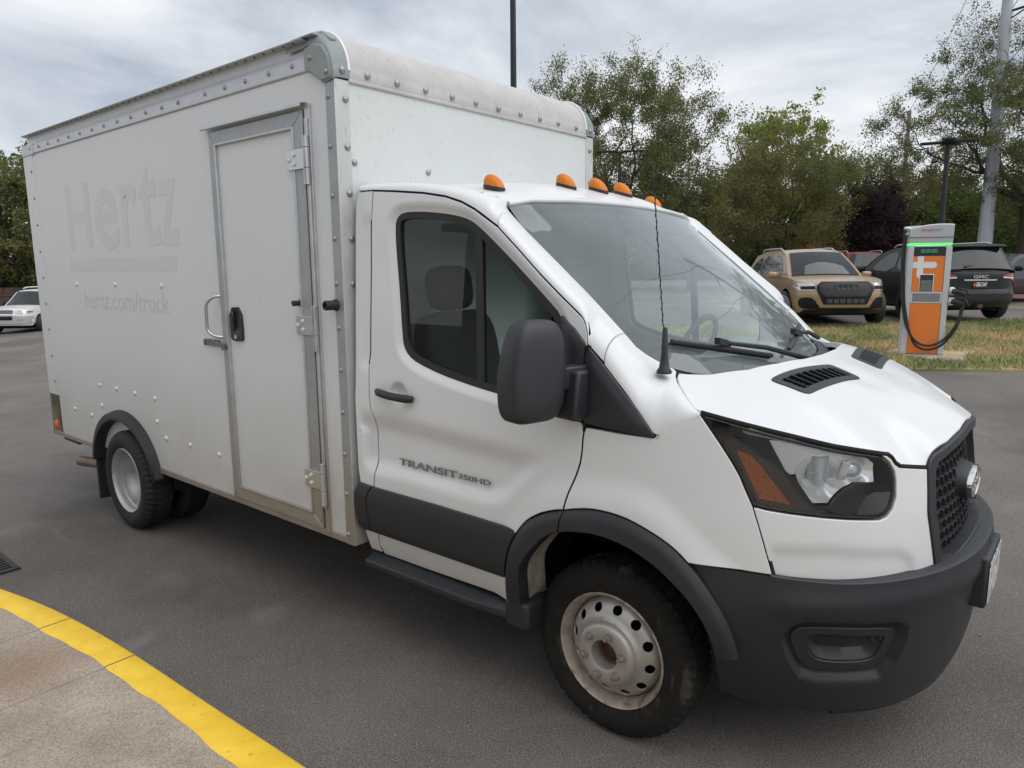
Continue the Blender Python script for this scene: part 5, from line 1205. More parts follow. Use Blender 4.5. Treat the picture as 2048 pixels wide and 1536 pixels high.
v, f = panel_mesh(pv, lambda q: np.concatenate([q, (zg(q[..., 0], q[..., 1])+.008)[..., None]], -1), 0, 0, 1.0); o = mk('brick_crossing', v, f, brk); o['kind'] = 'structure'

# scattered grit and leaf scraps on the asphalt near the truck
n = 420; P = np.c_[rng.uniform(-4, 2.2, n), rng.uniform(-1.7, 3.5, n)]; V = []; F = []
sz = rng.uniform(.003, .011, n); a = rng.uniform(0, 6.28, n)
for k in range(4): V.append(np.c_[P[:, 0]+sz*np.cos(a+k*1.57)*(1 if k % 2 else .6), P[:, 1]+sz*np.sin(a+k*1.57)*(1 if k % 2 else .6), .004+.4*sz*(k % 2)])
V = np.stack(V, 1).reshape(-1, 3); o = big('leaf_litter', V, np.arange(n*4).reshape(-1, 4), mat('leaf_scraps', (.24, .20, .15), .9, noise=.6, nscale=14), None, 'stuff')

# ================================================================ CHARGER
ch = thing('charging_station', 'tall grey and orange charging station with black cables, standing in the lawn', 'charging station', (-.885, 9.66, .335))
chx = np.array([.9978, .0665, 0]); chn = np.array([.30, -.954, 0]); chn /= np.linalg.norm(chn); chx = np.array([-chn[1], chn[0], 0]); chx = chx if chx[0] > 0 else -chx
def C3(u, v, w): return chx*u+np.array([0, 0, 1.])*w+chn*v       # local: u right, v towards the viewer, w up
def cbox(name, u0, u1, v0, v1, w0, w1, m, parent=ch, bevel=.004):
    mb = MB(); mb.obox(C3((u0+u1)/2, (v0+v1)/2, (w0+w1)/2), chx*(u1-u0)/2, chn*(v1-v0)/2, np.array([0, 0, (w1-w0)/2])); return mb.build(name, m, parent, 30, bevel)
silver = mat('charger_silver', (.55, .57, .59), .35, metal=.15, noise=.03); och = mat('charger_orange', (.76, .205, .032), .4, noise=.03, nscale=3)
cbox('cabinet', -.285, .285, -.34, -.012, .02, 1.985, silver)
cbox('side_rail', -.295, -.215, -.35, .010, .02, 1.66, silver); cbox('side_rail', .215, .295, -.35, .010, .02, 1.66, silver)
cbox('orange_panel', -.212, .212, -.02, .000, .03, .805, och); cbox('orange_panel', -.212, .212, -.02, .000, .985, 1.525, och)
cbox('vent_panel', -.214, .214, -.02, .004, .810, .980, silver)
for k in range(9): cbox('vent_slot', -.19, .19, .003, .0055, .835+k*.0145, .842+k*.0145, MT['dark'], bevel=0)
cbox('display', -.212, .212, -.02, .003, 1.53, 1.665, MT['gloss'])
cbox('light_bar', -.29, .29, -.30, .012, 1.692, 1.716, mat('green_light', (.05, .6, .08), .4, emit=((.06, .95, .10), 1.1)), bevel=.002)
cbox('white_strip', -.20, .20, -.02, .009, 1.668, 1.690, MT['white'], bevel=.002)
mb = MB(); G = []
for u in np.linspace(-.295, .295, 13):
    zt = 2.005-.35*(u-.10)**2+.02*u
    G.append([C3(u, v, w) for v, w in ((-.34, 1.72), (.012, 1.72), (.040, zt-.07), (.046, zt-.01), (.030, zt), (-.33, zt))])
mb.grid(G); mb.f += [tuple(range(6)), tuple(12*6+k for k in range(6))[::-1]]; hd = fixn(mb.build('head', silver, ch, 30, .004))
cbox('head_seam', -.292, .292, .020, .034, 1.806, 1.811, MT['plastic'], bevel=0)
lettering('logo_lettering', '-charge', C3(-.155, .047, 1.895), chx, (0, 0, 1), .15, .050, mat('logo_orange', (.75, .17, .03), .4), ch, .003)
lettering('logo_lettering', 'point+', C3(.002, .047, 1.898), chx, (0, 0, 1), .135, .042, mat('logo_grey', (.25, .28, .31), .4), ch, .003)
grn = mat('display_green', (.02, .25, .08), .4, emit=((.05, .5, .16), .5))
for w in (1.615, 1.585): 
    for a, b_ in ((-.12, -.06), (-.05, .01), (.02, .10)): cbox('display_text', a, b_, .003, .0045, w, w+.007, grn, bevel=0)
# white cross emblem and the little screen
def cpan(name, poly, m, off=.002, th=.004): return panel(name, poly, lambda q: np.stack([chx[0]*q[..., 0], chx[1]*q[..., 0], q[..., 1]], -1), m, ch, off=off, thick=th, grid=.1)
arc = lambda cx, cz, r, a0, a1: [(cx+r*math.cos(t), cz+r*math.sin(t)) for t in np.radians(np.linspace(a0, a1, 9))]
cr_ = cat([(-.212,1.345),(-.155,1.345)], [(-.155,1.255)], arc(-.110, 1.235, .045, 180, 270), [(-.105,1.19),(-.07,1.19)], [(-.07,1.345)], arc(.065, 1.392, .047, -90, 90), [(-.07,1.439),(-.07,1.524),(-.155,1.524),(-.155,1.439),(-.212,1.439)])
cpan('cross_emblem', cr_, MT['white'])
cbox('screen_frame', -.112, .085, -.02, .006, .985, 1.255, MT['white'], bevel=.003)
cbox('screen', -.102, .075, -.02, .009, .99, 1.243, mat('screen_dark', (.03, .035, .035), .1, coat=.5), bevel=.002)
cbox('screen_pane', -.092, .066, .008, .0105, 1.0, 1.16, mat('screen_pane', (.16, .18, .16), .15, coat=.6, noise=.3, nscale=8), bevel=0)
# cable arms, holsters, connectors and the two hanging cables
for w, l in ((1.935, .365), (1.845, .335)): 
    mb = MB(); mb.tube([C3(-.27, -.05, w), C3(-l, .0, w+.02)], [.05, .018], 8); mb.build('cable_arm', silver, ch, 40)
for w, s in ((.995, .0), (.84, .0)):
    mb = MB(); mb.lathe([(.0,.05),(.05,.045),(.062,.02),(.062,-.02)], C3(.335, -.02, w), 'x', 1, 16); mb.build('holster', silver, ch, 40)
    mb = MB(); mb.tube([C3(.34, .02, w), C3(.43, .045, w-.015), C3(.50, .05, w-.05)], [.042, .040, .028], 10); mb.tube([C3(.42, .05, w+.04), C3(.52, .06, w+.02), C3(.56, .06, w-.06)], .015, 8)
    mb.build('connector', MT['rubber'], ch, 50)
for u0, w0, dip, u1, w1 in ((-.365, 1.93, .075, .50, .95), (-.335, 1.84, .015, .47, .80)):
    cp = [C3(u0, .02, w0), C3(u0-.005, .04, 1.4), C3(u0+.03, .05, .85), C3(u0+.10, .07, .48), C3(-.13, .10, dip+.14), C3(.05, .11, dip+.06), C3(.25, .10, dip+.14), C3(.40, .09, dip+.36), C3(u1-.01, .07, w1-.28), C3(u1, .055, w1-.05)]
    mb = MB(); mb.tube(smoothc(resample(np.array(cp), 60), 6), .0185, 10); mb.build('cable', MT['rubber'], ch, 60)
pad = PAD
v, f = panel_mesh(pad, lambda q: np.concatenate([q, (zg(q[..., 0], q[..., 1])*0+.352)[..., None]], -1), 0, .09, .3)
tag(mk('concrete_pad', v, f, conc, None, 40, .01), 'square concrete pad in the lawn under the orange charging station', 'concrete pad')

# ================================================================ CARS
def car(name, label, category, loc, rotz, S, group=None, scale=1.0):
    """body of revolution-free panels: shell from a rounded plan, raked glasshouse, wheels and lamps"""
    root = thing(name, label, category, loc, rotz, group); root.scale = (scale,)*3
    Lf, Lr, W = S['Lf'], S['Lr'], S['W']; xf, xr = S['xf'], S['xr']; P_ = mat(name+'_paint', S['col'], .34, metal=S.get('metal', 0), coat=S.get('coat', .6), noise=.02, spec=S.get('spec', .5))
    Wz = np.array(S['Wz']); ne = S.get('ne', 2.7)
    nose = np.array(S['nose']); tail = np.array(S['tail'])
    wz = lambda z: np.interp(z, Wz[:, 0], Wz[:, 1])*W
    Nf = lambda z: np.interp(z, nose[:, 0], nose[:, 1]); Tf = lambda z: np.interp(z, tail[:, 0], tail[:, 1])
    top = np.array(S['top']); zt = lambda x: np.interp(x, top[:, 0], top[:, 1])
    R = S['R']; Ra = R+.055; ax = S['axles']; zs = S['sill']
    def outline(u):   # plan parameter 0..1 from nose to tail on the right side -> kind, value
        return u
    us = np.r_[np.linspace(0, 1, 22), np.linspace(1, 2, 74)[1:], np.linspace(2, 3, 22)[1:]]
    def plan(u, z):
        w = wz(z); n_, t_ = Nf(z), Tf(z)
        if u <= 1: th = (1-u)*math.pi/2; return xf+(n_-xf)*math.sin(th)**(2/ne), -w*math.cos(th)**(2/ne)
        if u <= 2: return xf+(xr-xf)*(u-1), -w
        th = (u-2)*math.pi/2; return xr-(xr-t_)*math.sin(th)**(2/ne), -w*math.cos(th)**(2/ne)
    G = []; tops = []; lows = []
    for u in us:
        x0, _ = plan(u, .7); zb = zs
        if u < 1: zb = zs+S.get('lipf', 0)*(1-u)
        if u > 2: zb = zs+S.get('lipr', .1)*(u-2)
        for a in ax:
            if abs(x0-a) < Ra: zb = max(zb, R+math.sqrt(Ra*Ra-(x0-a)**2))
        ztp = zt(x0); row = []
        for v in np.linspace(0, 1, 15):
            z = zb+(ztp-zb)*v; x, y = plan(u, z); row.append((x, y, z))
        G.append(row)
    G = np.array(G); mb = MB(); mb.grid(G); mb.grid((G*[1, -1, 1])[:, ::-1])
    # top deck and hood
    D = []
    for row in G:
        a = row[-1]; r_ = []
        for k in np.linspace(-1, 1, 11): r_.append((a[0]+0, -a[1]*k*-1, a[2]+S.get('crown', .05)*(1-k*k)*min(1, abs(a[1])/(.5*W))))
        D.append(r_)
    mb.grid(D); bodyo = fixn(mb.build('body', P_, root, 35))
    # dark liner
    mb = MB(); mb.box(xr-.3, xf+.3, -W+.22, W-.22, .24, .85); mb.build('underbody', MT['dark'], root)
    # glasshouse
    gp = np.array(S['glass'])      # profile (x, z, half-width fraction): windscreen base .. roof .. rear base
    n = len(gp); ys = np.linspace(-1, 1, 13)
    def strip(i0, i1, name_, m_, off=0., inset_=0., sgx=1):
        Q = np.vstack([np.linspace(gp[i], gp[i+1], 5)[(0 if i == i0 else 1):] for i in range(i0, i1)]); H = []
        for (x, z, hw) in Q:
            hw = hw*W; kk = ys*(1-inset_/hw); H.append([(x+off*.7*sgx+S.get('bow', .10)*(1-k*k)*max(-1, min(1, x*1.2+.35)), hw*k, z+off*.6+S.get('rcrown', .035)*(1-k*k)) for k in kk])
        mb = MB(); mb.grid(H); o = fixn2(mb.build(name_, m_, root, 40)); return o
    i_ws, i_rf0, i_rf1, i_rw = S['idx']
    ginl = S.get('glassm', MT_car_glass)
    strip(0, n-1, 'roof', P_)
    strip(0, i_ws, 'windscreen', ginl, .016, .075); strip(i_rw, n-1, 'rear_window', ginl, .016, .075, -1)
    sidez = lambda q: np.stack([q[..., 0], -(np.interp(q[..., 1], [gp[:, 1].min(), gp[:, 1].max()], [gp[0, 2], gp[:, 2][gp[:, 1].argmax()]]))*W, q[..., 1]], -1)
    sp = gp[:, :2]; sp = cat(sp, [(gp[-1, 0], gp[-1, 1]-.06), (gp[0, 0], gp[0, 1]-.06)])
    for s in (1, -1):
        o = panel('cabin_side', sp, sidez, P_, root, off=.0, thick=.02, grid=.12)
        if s < 0:
            m2 = mirror(o); bpy.data.objects.remove(o)
    for q in S['wins']:
        o = panel('side_window', roundpoly(q, 1), sidez, ginl, root, off=.008, thick=.004, grid=.2); mirror(o)
    # front and rear details given in (y, z)
    def face(front, dz=0.):
        def f(q):
            y, z = q[..., 0], q[..., 1]; w = wz(z); k = np.clip(1-(np.abs(y)/w)**ne, .0, 1)**(1/ne)
            x = xf+(Nf(z)-xf)*k if front else xr-(xr-Tf(z))*k
            return np.stack([x, y, z], -1)
        return f
    for d in S['face']:
        fr = d.get('front', True); poly = np.array(d['p'], float); sides = (1, -1) if d.get('both') else (1,)
        for s in sides:
            q = poly*[s, 1]; q = roundpoly(q, d.get('r', 1)) if d.get('r', 1) else q
            panel(d['n'], q, face(fr), d['m'], root, off=d.get('o', .008), thick=d.get('t', .03), grid=.06, flip=not fr)
    for tx in S.get('text', ()):
        fr = tx.get('front', True); y0, z0 = tx['at']; p = face(fr)(np.array([y0, z0])); sx = 1 if fr else -1
        lettering(tx['n'], tx['s'], (p[0]+sx*tx.get('o', .02), y0, z0), (0, sx, 0), (0, 0, 1), tx['w'], tx['h'], tx['m'], root, .006, tx.get('off', .01))
    # wheels
    wm = S['rimm']; src = None
    mbt = MB(); mbt.lathe([(R*.62,.03),(R*.68,.0),(R*.9,-.004),(R*.97,.012),(R,.04),(R,.17),(R*.95,.2),(R*.6,.2)], (0,0,0), 'y', -1, 40)
    tmesh = fixn(mbt.build('wheel', MT['rubber'], root, 40)); first = True
    mbr = MB(); mbr.lathe([(R*.66,-.004),(R*.63,-.004),(R*.60,-.03),(R*.56,-.06)], (0,0,0), 'y', -1, 40)
    nsp = S.get('spokes', 5)
    for k in range(nsp):
        a = 2*math.pi*k/nsp
        for da in (-.16, .16): mbr.obox((R*.36*math.cos(a+da*.6), -.008, R*.36*math.sin(a+da*.6)), (R*.27*math.cos(a+da*.2), 0, R*.27*math.sin(a+da*.2)), (0, .012, 0), (-R*.045*math.sin(a), 0, R*.045*math.cos(a)))
    mbr.lathe([(R*.16,.012),(.0,.02)], (0,0,0), 'y', 1, 16); mbr.lathe([(R*.16,-.02),(.16*R,.012)], (0,0,0), 'y', 1, 16)
    rmesh = mbr.build('rim', wm, tmesh, 40)
    mbd = MB(); mbd.lathe([(R*.62,.06),(.0,.06)], (0,0,0), 'y', 1, 24); dm = mbd.build('brake_disc', MT['dark'], tmesh)
    mbd = None
    for o_ in (rmesh, dm):
        pass
    for a in ax:
        for s in (-1, 1):
            if first: w_ = tmesh; first = False
            else: w_ = copy_tree(tmesh, root)
            w_.location = (a, s*(W-.035), R); w_.rotation_euler = (0, 0, 0 if s < 0 else math.pi)
    # mirrors
    mx_, mz_ = S['mirror']
    for s in (-1, 1):
        mb = MB(); rbox(mb, (mx_, s*(W+.10), mz_), .06, .115, .075, 0, .6, 10, 14); fixn(mb.build('wing_mirror', S.get('mirm', P_), root, 60))
    if S.get('rails'):
        x0_, x1_, zr = S['rails']
        for s in (-1, 1):
            pts = [(x0_, s*W*.62, zr-.06), (x0_-.12, s*W*.63, zr), (x1_+.12, s*W*.63, zr), (x1_, s*W*.62, zr-.07)]
            mb = MB(); mb.tube(smoothc(resample(np.array(pts), 20), 2), .018, 8); mb.build('roof_rail', S.get('railm', MT['alu']), root, 50)
    return root, face, plan, P_
MT_car_glass = mat('car_glass', (.012, .016, .018), .04, spec=.55)
darkgl = MT_car_glass
blk = mat('trim_black', (.008, .008, .009), .40, spec=.3)
lampw = mat('headlamp', (.55, .57, .60), .12, metal=.5, coat=.5); led = mat('daytime_strip', (.78, .80, .84), .2)
Wn = [(.2,.90),(.45,.985),(.7,1.0),(.95,.985),(1.15,.955)]
goldS = dict(Lf=2.5, Lr=2.5, W=.985, xf=1.75, xr=-1.7, col=(.34, .235, .135), metal=.35, Wz=Wn, nose=[(.2,2.38),(.45,2.50),(.7,2.50),(.9,2.46),(1.05,2.36),(1.15,2.25)], tail=[(.3,-2.45),(.7,-2.5),(1.1,-2.42)],
  top=[(-2.6,1.06),(-1.5,1.10),(.5,1.08),(1.0,1.10),(1.6,1.07),(2.1,1.01),(2.36,.96),(2.6,.93)], R=.385, axles=(1.50,-1.49), sill=.30, lipf=.02, crown=.045, ne=2.9,
  glass=[(1.22,1.10,.86),(.85,1.36,.78),(.42,1.62,.69),(.1,1.70,.66),(-1.2,1.71,.64),(-2.0,1.60,.64),(-2.42,1.12,.80)], idx=(2,3,4,5), rcrown=.04, bow=.12,
  wins=[[(.82,1.12),(.30,1.50),(.05,1.58),(-.28,1.60),(-.28,1.11)], [(-.36,1.11),(-.36,1.60),(-1.15,1.58),(-1.28,1.10)], [(-1.36,1.11),(-1.25,1.57),(-1.75,1.48),(-2.1,1.20),(-2.0,1.14)]],
  rimm=mat('dark_rim', (.05, .05, .055), .35, metal=.6), spokes=7, mirror=(.86,1.12), rails=(.05,-1.7,1.76),
  face=[dict(n='grille', p=[(-.50,.99),(.50,.99),(.60,.90),(.60,.80),(.46,.50),(-.46,.50),(-.60,.80),(-.60,.90)], m=blk, o=.012, r=0),
        dict(n='grille_mesh', p=[(-.45,.95),(.45,.95),(.54,.88),(.54,.80),(.42,.67),(-.42,.67),(-.54,.80),(-.54,.88)], m=mat('grille_dark', (.02,.02,.022), .5, noise=.6, nscale=40, bump=.6, bscale=50), o=.018, r=0),
        *[dict(n='grille_bar', p=[(y-.055,.62),(y+.055,.62),(y+.05,.53),(y-.05,.53)], m=mat('grille_grey', (.05,.052,.056), .5), o=.022, r=0) for y in (-.34,-.205,-.07,.07,.205,.34)],
        dict(n='headlight', p=[(.63,.955),(.93,.965),(.965,.90),(.90,.80),(.62,.81)], m=lampw, both=True, r=0), dict(n='lamp_mask', p=[(.63,.90),(.88,.89),(.87,.82),(.62,.825)], m=blk, both=True, r=0, o=.013),
        dict(n='air_vent', p=[(.66,.64),(.80,.66),(.905,.62),(.90,.45),(.80,.40),(.55,.40),(.52,.43)], m=blk, both=True, o=.010),
        dict(n='front_valance', p=[(-.80,.385),(.80,.385),(.86,.30),(-.86,.30)], m=blk, o=.014, r=0), dict(n='valance_lip', p=[(-.58,.43),(.58,.43),(.62,.39),(-.62,.39)], m=blk, o=.016, r=0),
        dict(n='tail_lamp', p=[(.55,.98),(.92,1.0),(.93,.88),(.55,.88)], m=MT['red'], front=False, both=True)])
g_root, gface, _, _ = car('gold_suv', 'gold sport utility vehicle with a big black grille, parked facing the lawn', 'car', (-4.30, 14.75, .45), math.radians(-53.5), goldS, scale=.95)
for k in range(4):
    y = (-.165+.11*k); p = gface(True)(np.array([y, .895])); mb = MB(); mb.tube([(p[0]+.03, y+.072*math.cos(a), .895+.072*math.sin(a)) for a in np.linspace(0, 2*math.pi, 25)], .010, 6, False); mb.build('emblem_ring', mat('emblem_grey', (.12,.125,.13), .3, metal=.6) if k == 0 else bpy.data.materials['emblem_grey'], g_root, 60)
blackS = dict(goldS); blackS.update(coat=.15, spec=.25, W=.92, col=(.012,.013,.015), metal=0, xf=1.6, xr=-1.72, nose=[(.2,2.15),(.45,2.3),(.7,2.3),(1.1,2.1)], tail=[(.25,-2.14),(.42,-2.32),(.62,-2.34),(.68,-2.28),(1.0,-2.27),(1.12,-2.22)], lipr=.02, ne=3.6,
  top=[(-2.6,1.06),(-1.5,1.08),(.5,1.04),(1.6,1.02),(2.1,.96),(2.4,.9)], R=.36, axles=(1.38,-1.36), sill=.30,
  glass=[(1.25,1.04,.86),(.85,1.30,.79),(.45,1.53,.70),(.1,1.60,.67),(-1.3,1.62,.66),(-1.95,1.56,.66),(-2.20,1.09,.82)], idx=(2,3,4,5), bow=.06, rails=(.1,-1.75,1.69),
  wins=[[(.80,1.08),(.30,1.42),(.05,1.50),(-.30,1.52),(-.30,1.07)], [(-.38,1.07),(-.38,1.52),(-1.1,1.50),(-1.25,1.08)], [(-1.33,1.09),(-1.2,1.49),(-1.7,1.44),(-1.85,1.14)]], mirror=(.80,1.10), mirm=blk,
  face=[dict(n='tail_lamp', p=[(.50,.99),(.90,1.05),(.91,.74),(.80,.74),(.77,.90),(.50,.94)], m=MT['red'], front=False, both=True, o=.014), dict(n='lamp_stripe', p=[(.50,.955),(.78,.935),(.78,.915),(.50,.93)], m=MT['white'], front=False, both=True, o=.018, r=0),
        dict(n='lower_bumper', p=[(-.88,.56),(.88,.56),(.86,.32),(-.86,.32)], m=MT['plastic'], front=False, o=.012, r=0), dict(n='chrome_bar', p=[(-.36,.905),(.36,.905),(.34,.875),(-.34,.875)], m=MT['steel'], front=False, o=.02, r=0),
        dict(n='plate', p=[(-.155,.86),(.155,.86),(.155,.725),(-.155,.725)], m=mat('plate_black', (.02,.02,.022), .3), front=False, o=.015, r=0),
        dict(n='tailgate_crease', p=[(-.6,.66),(.6,.66),(.55,.645),(-.55,.645)], m=blk, front=False, o=.006, r=0), dict(n='roof_spoiler', p=[(-.60,1.10),(.60,1.10),(.62,1.085),(-.62,1.085)], m=blk, front=False, o=.004, r=0),
        dict(n='reflector', p=[(.70,.585),(.84,.60),(.84,.57),(.70,.565)], m=MT['red'], front=False, both=True, o=.02, r=0)],
  text=[dict(n='maker_lettering', s='GMC', at=(.165,.925), w=.33, h=.070, m=MT['chrome'], front=False, off=.03), dict(n='plate_lettering', s='EBC547', at=(.085,.755), w=.225, h=.085, m=MT['white'], front=False, o=.018), dict(n='trim_lettering', s='AWD', at=(.62,.69), w=.13, h=.045, m=MT['chrome'], front=False, o=.012)])
b_root, bface, _, _ = car('black_suv', 'black sport utility vehicle seen from behind, parked beyond the charging station', 'car', (-2.35, 16.9, .50), math.radians(131), blackS, scale=1.0)
mb = MB(); G = [[(x, y*W_, z) for y in np.linspace(-1, 1, 9)] for x, W_, z in ((-1.70,.63,1.66),(-2.02,.63,1.645),(-2.12,.62,1.60),(-2.05,.60,1.57),(-1.8,.60,1.60))]; mb.grid(G); fixn(mb.build('spoiler', blk, b_root, 40))
mb = MB(); mb.tube([(-2.235,.35,1.16),(-2.215,-.02,1.20)], [.028,.016], 8); mb.build('rear_wiper', blk, b_root)
p = bface(False)(np.array([.135, .79])); mb = MB(); mb.lathe([(.0,.004),(.034,.003),(.036,0)], (p[0]-.018, .12, .79), 'x', -1, 14); mb.build('plate_emblem', MT['orange'], b_root)
mb = MB(); mb.box(-2.36,-2.2,-.05,.05,.30,.38); mb.build('tow_hitch', MT['rust'], b_root)
whiteS = dict(goldS); whiteS.update(W=.935, col=(.70,.71,.72), metal=0, xf=1.7, ne=3.6, nose=[(.25,2.30),(.45,2.42),(.75,2.42),(.95,2.36),(1.15,2.28)], tail=[(.3,-2.35),(1.1,-2.35)],
  top=[(-2.6,1.10),(0,1.12),(1.0,1.12),(1.6,1.10),(2.2,1.03),(2.5,1.0)], R=.385, axles=(1.46,-1.43), sill=.36,
  glass=[(1.05,1.12,.90),(.75,1.36,.83),(.45,1.66,.74),(.2,1.73,.71),(-1.5,1.75,.70),(-2.1,1.70,.70),(-2.35,1.14,.86)], wins=[[(.72,1.14),(.34,1.58),(-.25,1.62),(-.25,1.13)], [(-.33,1.13),(-.33,1.62),(-1.1,1.62),(-1.2,1.13)], [(-1.3,1.13),(-1.2,1.60),(-2.0,1.58),(-2.1,1.16)]],
  rimm=mat('bright_rim', (.62,.63,.64), .25, metal=.8), spokes=5, mirror=(.72,1.18), mirm=blk, rails=(.15,-1.9,1.86), railm=MT['white'],
  face=[dict(n='grille', p=[(-.40,1.0),(.40,1.0),(.42,.60),(-.42,.60)], m=mat('grille_grey2', (.12,.125,.13), .4, noise=.4, nscale=20), r=0), dict(n='grille_band', p=[(-.55,.84),(.55,.84),(.55,.79),(-.55,.79)], m=MT['white'], r=0, o=.016),
        dict(n='headlight', p=[(.47,1.0),(.90,.99),(.91,.83),(.50,.81)], m=lampw, both=True), dict(n='turn_signal', p=[(.84,.95),(.915,.95),(.92,.91),(.84,.91)], m=MT['amberdk'], both=True, r=0, o=.014),
        dict(n='bumper_cover', p=[(-.93,.76),(.93,.76),(.93,.44),(-.93,.44)], m=mat('bumper_silver', (.42,.41,.38), .45), r=0, o=.010), dict(n='fog_lamp', p=[(.55,.66),(.78,.66),(.76,.58),(.55,.58)], m=lampw, both=True, o=.02), dict(n='lower_grille', p=[(-.40,.74),(.40,.74),(.38,.60),(-.38,.60)], m=blk, r=0, o=.016), dict(n='tail_lamp', p=[(.70,1.05),(.90,1.05),(.90,.80),(.70,.80)], m=MT['red'], front=False, both=True)])
car('white_suv', 'white sport utility vehicle with silver bumper, far left behind the box truck', 'car', (-34.4, 8.1, -.80), math.radians(-51), whiteS)
redS = dict(blackS); redS.update(col=(.24,.012,.018)); redS['text'] = []
car('red_suv', 'dark red sport utility vehicle half hidden between the gold and black vehicles', 'car', (*polar(104.6, 31), .52), math.radians(118), redS)
darkS = dict(whiteS); darkS.update(col=(.015,.017,.02), metal=.1, glass=[(1.05,.98,.90),(.65,1.20,.83),(.25,1.40,.74),(0,1.45,.71),(-1.0,1.44,.70),(-1.5,1.36,.70),(-2.1,1.02,.86)], top=[(-2.6,.98),(0,.96),(1.0,.97),(2.2,.84),(2.5,.80)], nose=[(.25,2.25),(.45,2.40),(.75,2.36),(.95,2.2)], wins=[[(.72,1.0),(.2,1.32),(-.25,1.36),(-.25,.99)], [(-.33,.99),(-.33,1.36),(-1.0,1.34),(-1.4,1.0)]], rails=None, R=.34, sill=.28, mirror=(.70,1.02))
darkS['face'] = [dict(n='grille', p=[(-.35,.72),(.35,.72),(.40,.40),(-.40,.40)], m=blk, r=0), dict(n='headlight', p=[(.42,.76),(.88,.80),(.88,.68),(.44,.66)], m=lampw, both=True), dict(n='chrome_strip', p=[(-.80,.50),(.80,.50),(.80,.46),(-.80,.46)], m=MT['steel'], r=0, o=.014), dict(n='lower_grille', p=[(-.6,.42),(.6,.42),(.55,.30),(-.55,.30)], m=blk, r=0), dict(n='tail_lamp', p=[(.5,.85),(.88,.87),(.88,.74),(.5,.74)], m=MT['red'], front=False, both=True)]
car('dark_sedan', 'black sedan facing the camera at the right edge, beside the black vehicle', 'car', (*polar(95.9, 27.5), .55), math.radians(-115), darkS)

# ================================================================ POLES AND WIRES
polem = mat('dark_bronze_pole', (.022,.023,.027), .45, metal=.3); galv = mat('galvanised_pole', (.42,.45,.48), .5, metal=.3, noise=.10, nscale=2.5)
wood = mat('weathered_wood', (.24,.235,.225), .8, noise=.2, nscale=3)
def lamp_post(label, az, d, H, r, heads, hl_, group='parking lot lamp posts'):
    x, y = polar(az, d); z = float(zg(x, y)); t_ = thing('lamp_post', label, 'lamp post', (x, y, z), 0, group)
    mb = MB(); mb.tube([(0,0,0),(0,0,H)], [r, r*.75], 10); mb.tube([(0,0,0),(0,0,.6)], r*2.2, 14); mb.build('pole', polem, t_, 40)
    for a in heads:
        c, s = math.cos(math.radians(a)), math.sin(math.radians(a)); mb = MB(); mb.obox((c*hl_*.58, s*hl_*.58, H+.03), (c*hl_*.45, s*hl_*.45, 0), (-s*.15, c*.15, 0), (0, 0, .022)); mb.obox((c*hl_*.1, s*hl_*.1, H), (c*hl_*.12, s*hl_*.12, 0), (-s*.04, c*.04, 0), (0, 0, .03)); mb.build('lamp_head', polem, t_, 30, .01)
lamp_post('dark lamp post with flat lamp heads rising behind the charging station', 99.3, 22.5, 4.30, .075, (10, 80, 190, 280), .62)
lamp_post('dark lamp post in front of the tallest tree, beside the marker lamps of the truck', 121.3, 34, 6.25, .10, (30, 210), 1.0)
lamp_post('thin dark lamp post among the trees above the gold vehicle', 111.6, 48, 5.55, .11, (20,), 1.0)
lamp_post('tall dark lamp post rising from behind the cargo box out of the picture', 129.35, 20, 10.5, .095, (40, 220), .9)
def utility(name, label, az, d, H, r0, r1, m, arms):
    x, y = polar(az, d); z = float(zg(x, y)); t_ = thing(name, label, 'utility pole', (x, y, z))
    mb = MB(); mb.tube([(0,0,0),(0,0,H)], [r0, r1], 12 if r0 > .2 else 8); mb.build('pole', m, t_, 60 if r0 < .2 else 20)
    for h, ln, a in arms:
        c, s = math.cos(math.radians(a)), math.sin(math.radians(a)); mb = MB(); mb.tube([(0,0,h),(c*ln, s*ln, h+.1)], .05, 6); mb.tube([(0,0,h-.35),(c*ln, s*ln, h+.1)], .03, 6); mb.build('cross_arm', wood if m is wood else polem, t_)
        mb = MB()
        for k in range(7): mb.lathe([(.02,0),(.07,.03),(.02,.06)], (c*(ln+.1*k), s*(ln+.1*k), h+.1-.03*k), 'z', 1, 8)
        mb.build('insulator', polem, t_)
    return np.array([x, y, z])
p1_ = utility('steel_pole', 'thick pale grey steel utility pole beside the bare tree at the right edge', 96.75, 36, 17, .29, .14, galv, [(10.9, .8, -5), (14.2, .8, -5)])
p2_ = utility('wooden_pole', 'far pale wooden utility pole with short cross arms, left of the dark lamp post', 101.7, 84, 16.0, .26, .18, wood, [(12.5, 1.4, 150), (10.5, 1.4, 150), (8.5, 1.4, 150)])
p3_ = np.array([*polar(108, 150), 0])
for k, (h1, h2, h3) in enumerate(((15.8, 15.3, 15), (13.6, 12.6, 12), (11.0, 10.6, 10))):
    mb = MB()
    def cable(a, b_, sag): return [a+(b_-a)*t_-np.array([0, 0, sag*4*t_*(1-t_)]) for t_ in np.linspace(0, 1, 14)]
    off = np.array([1.6, 0, 0])*(k > 0)
    a = p1_+[off[0], 0, h1]; b_ = p2_+[-.8, .5, h2]; c = p3_+[0, 0, h3]; z0 = a+(a-b_)*1.2+[0, 0, 1.0]
    mb.tube(cable(z0, a, 1.0)+cable(a, b_, 1.2)[1:]+cable(b_, c, 1.5)[1:], .016, 5)
    tag(mb.build('power_line', polem), ['topmost power line strung between the grey steel pole and the far wooden pole', 'middle power line strung between the grey steel pole and the far wooden pole', 'lowest power line strung between the grey steel pole and the far wooden pole'][k], 'power line', 'power lines')

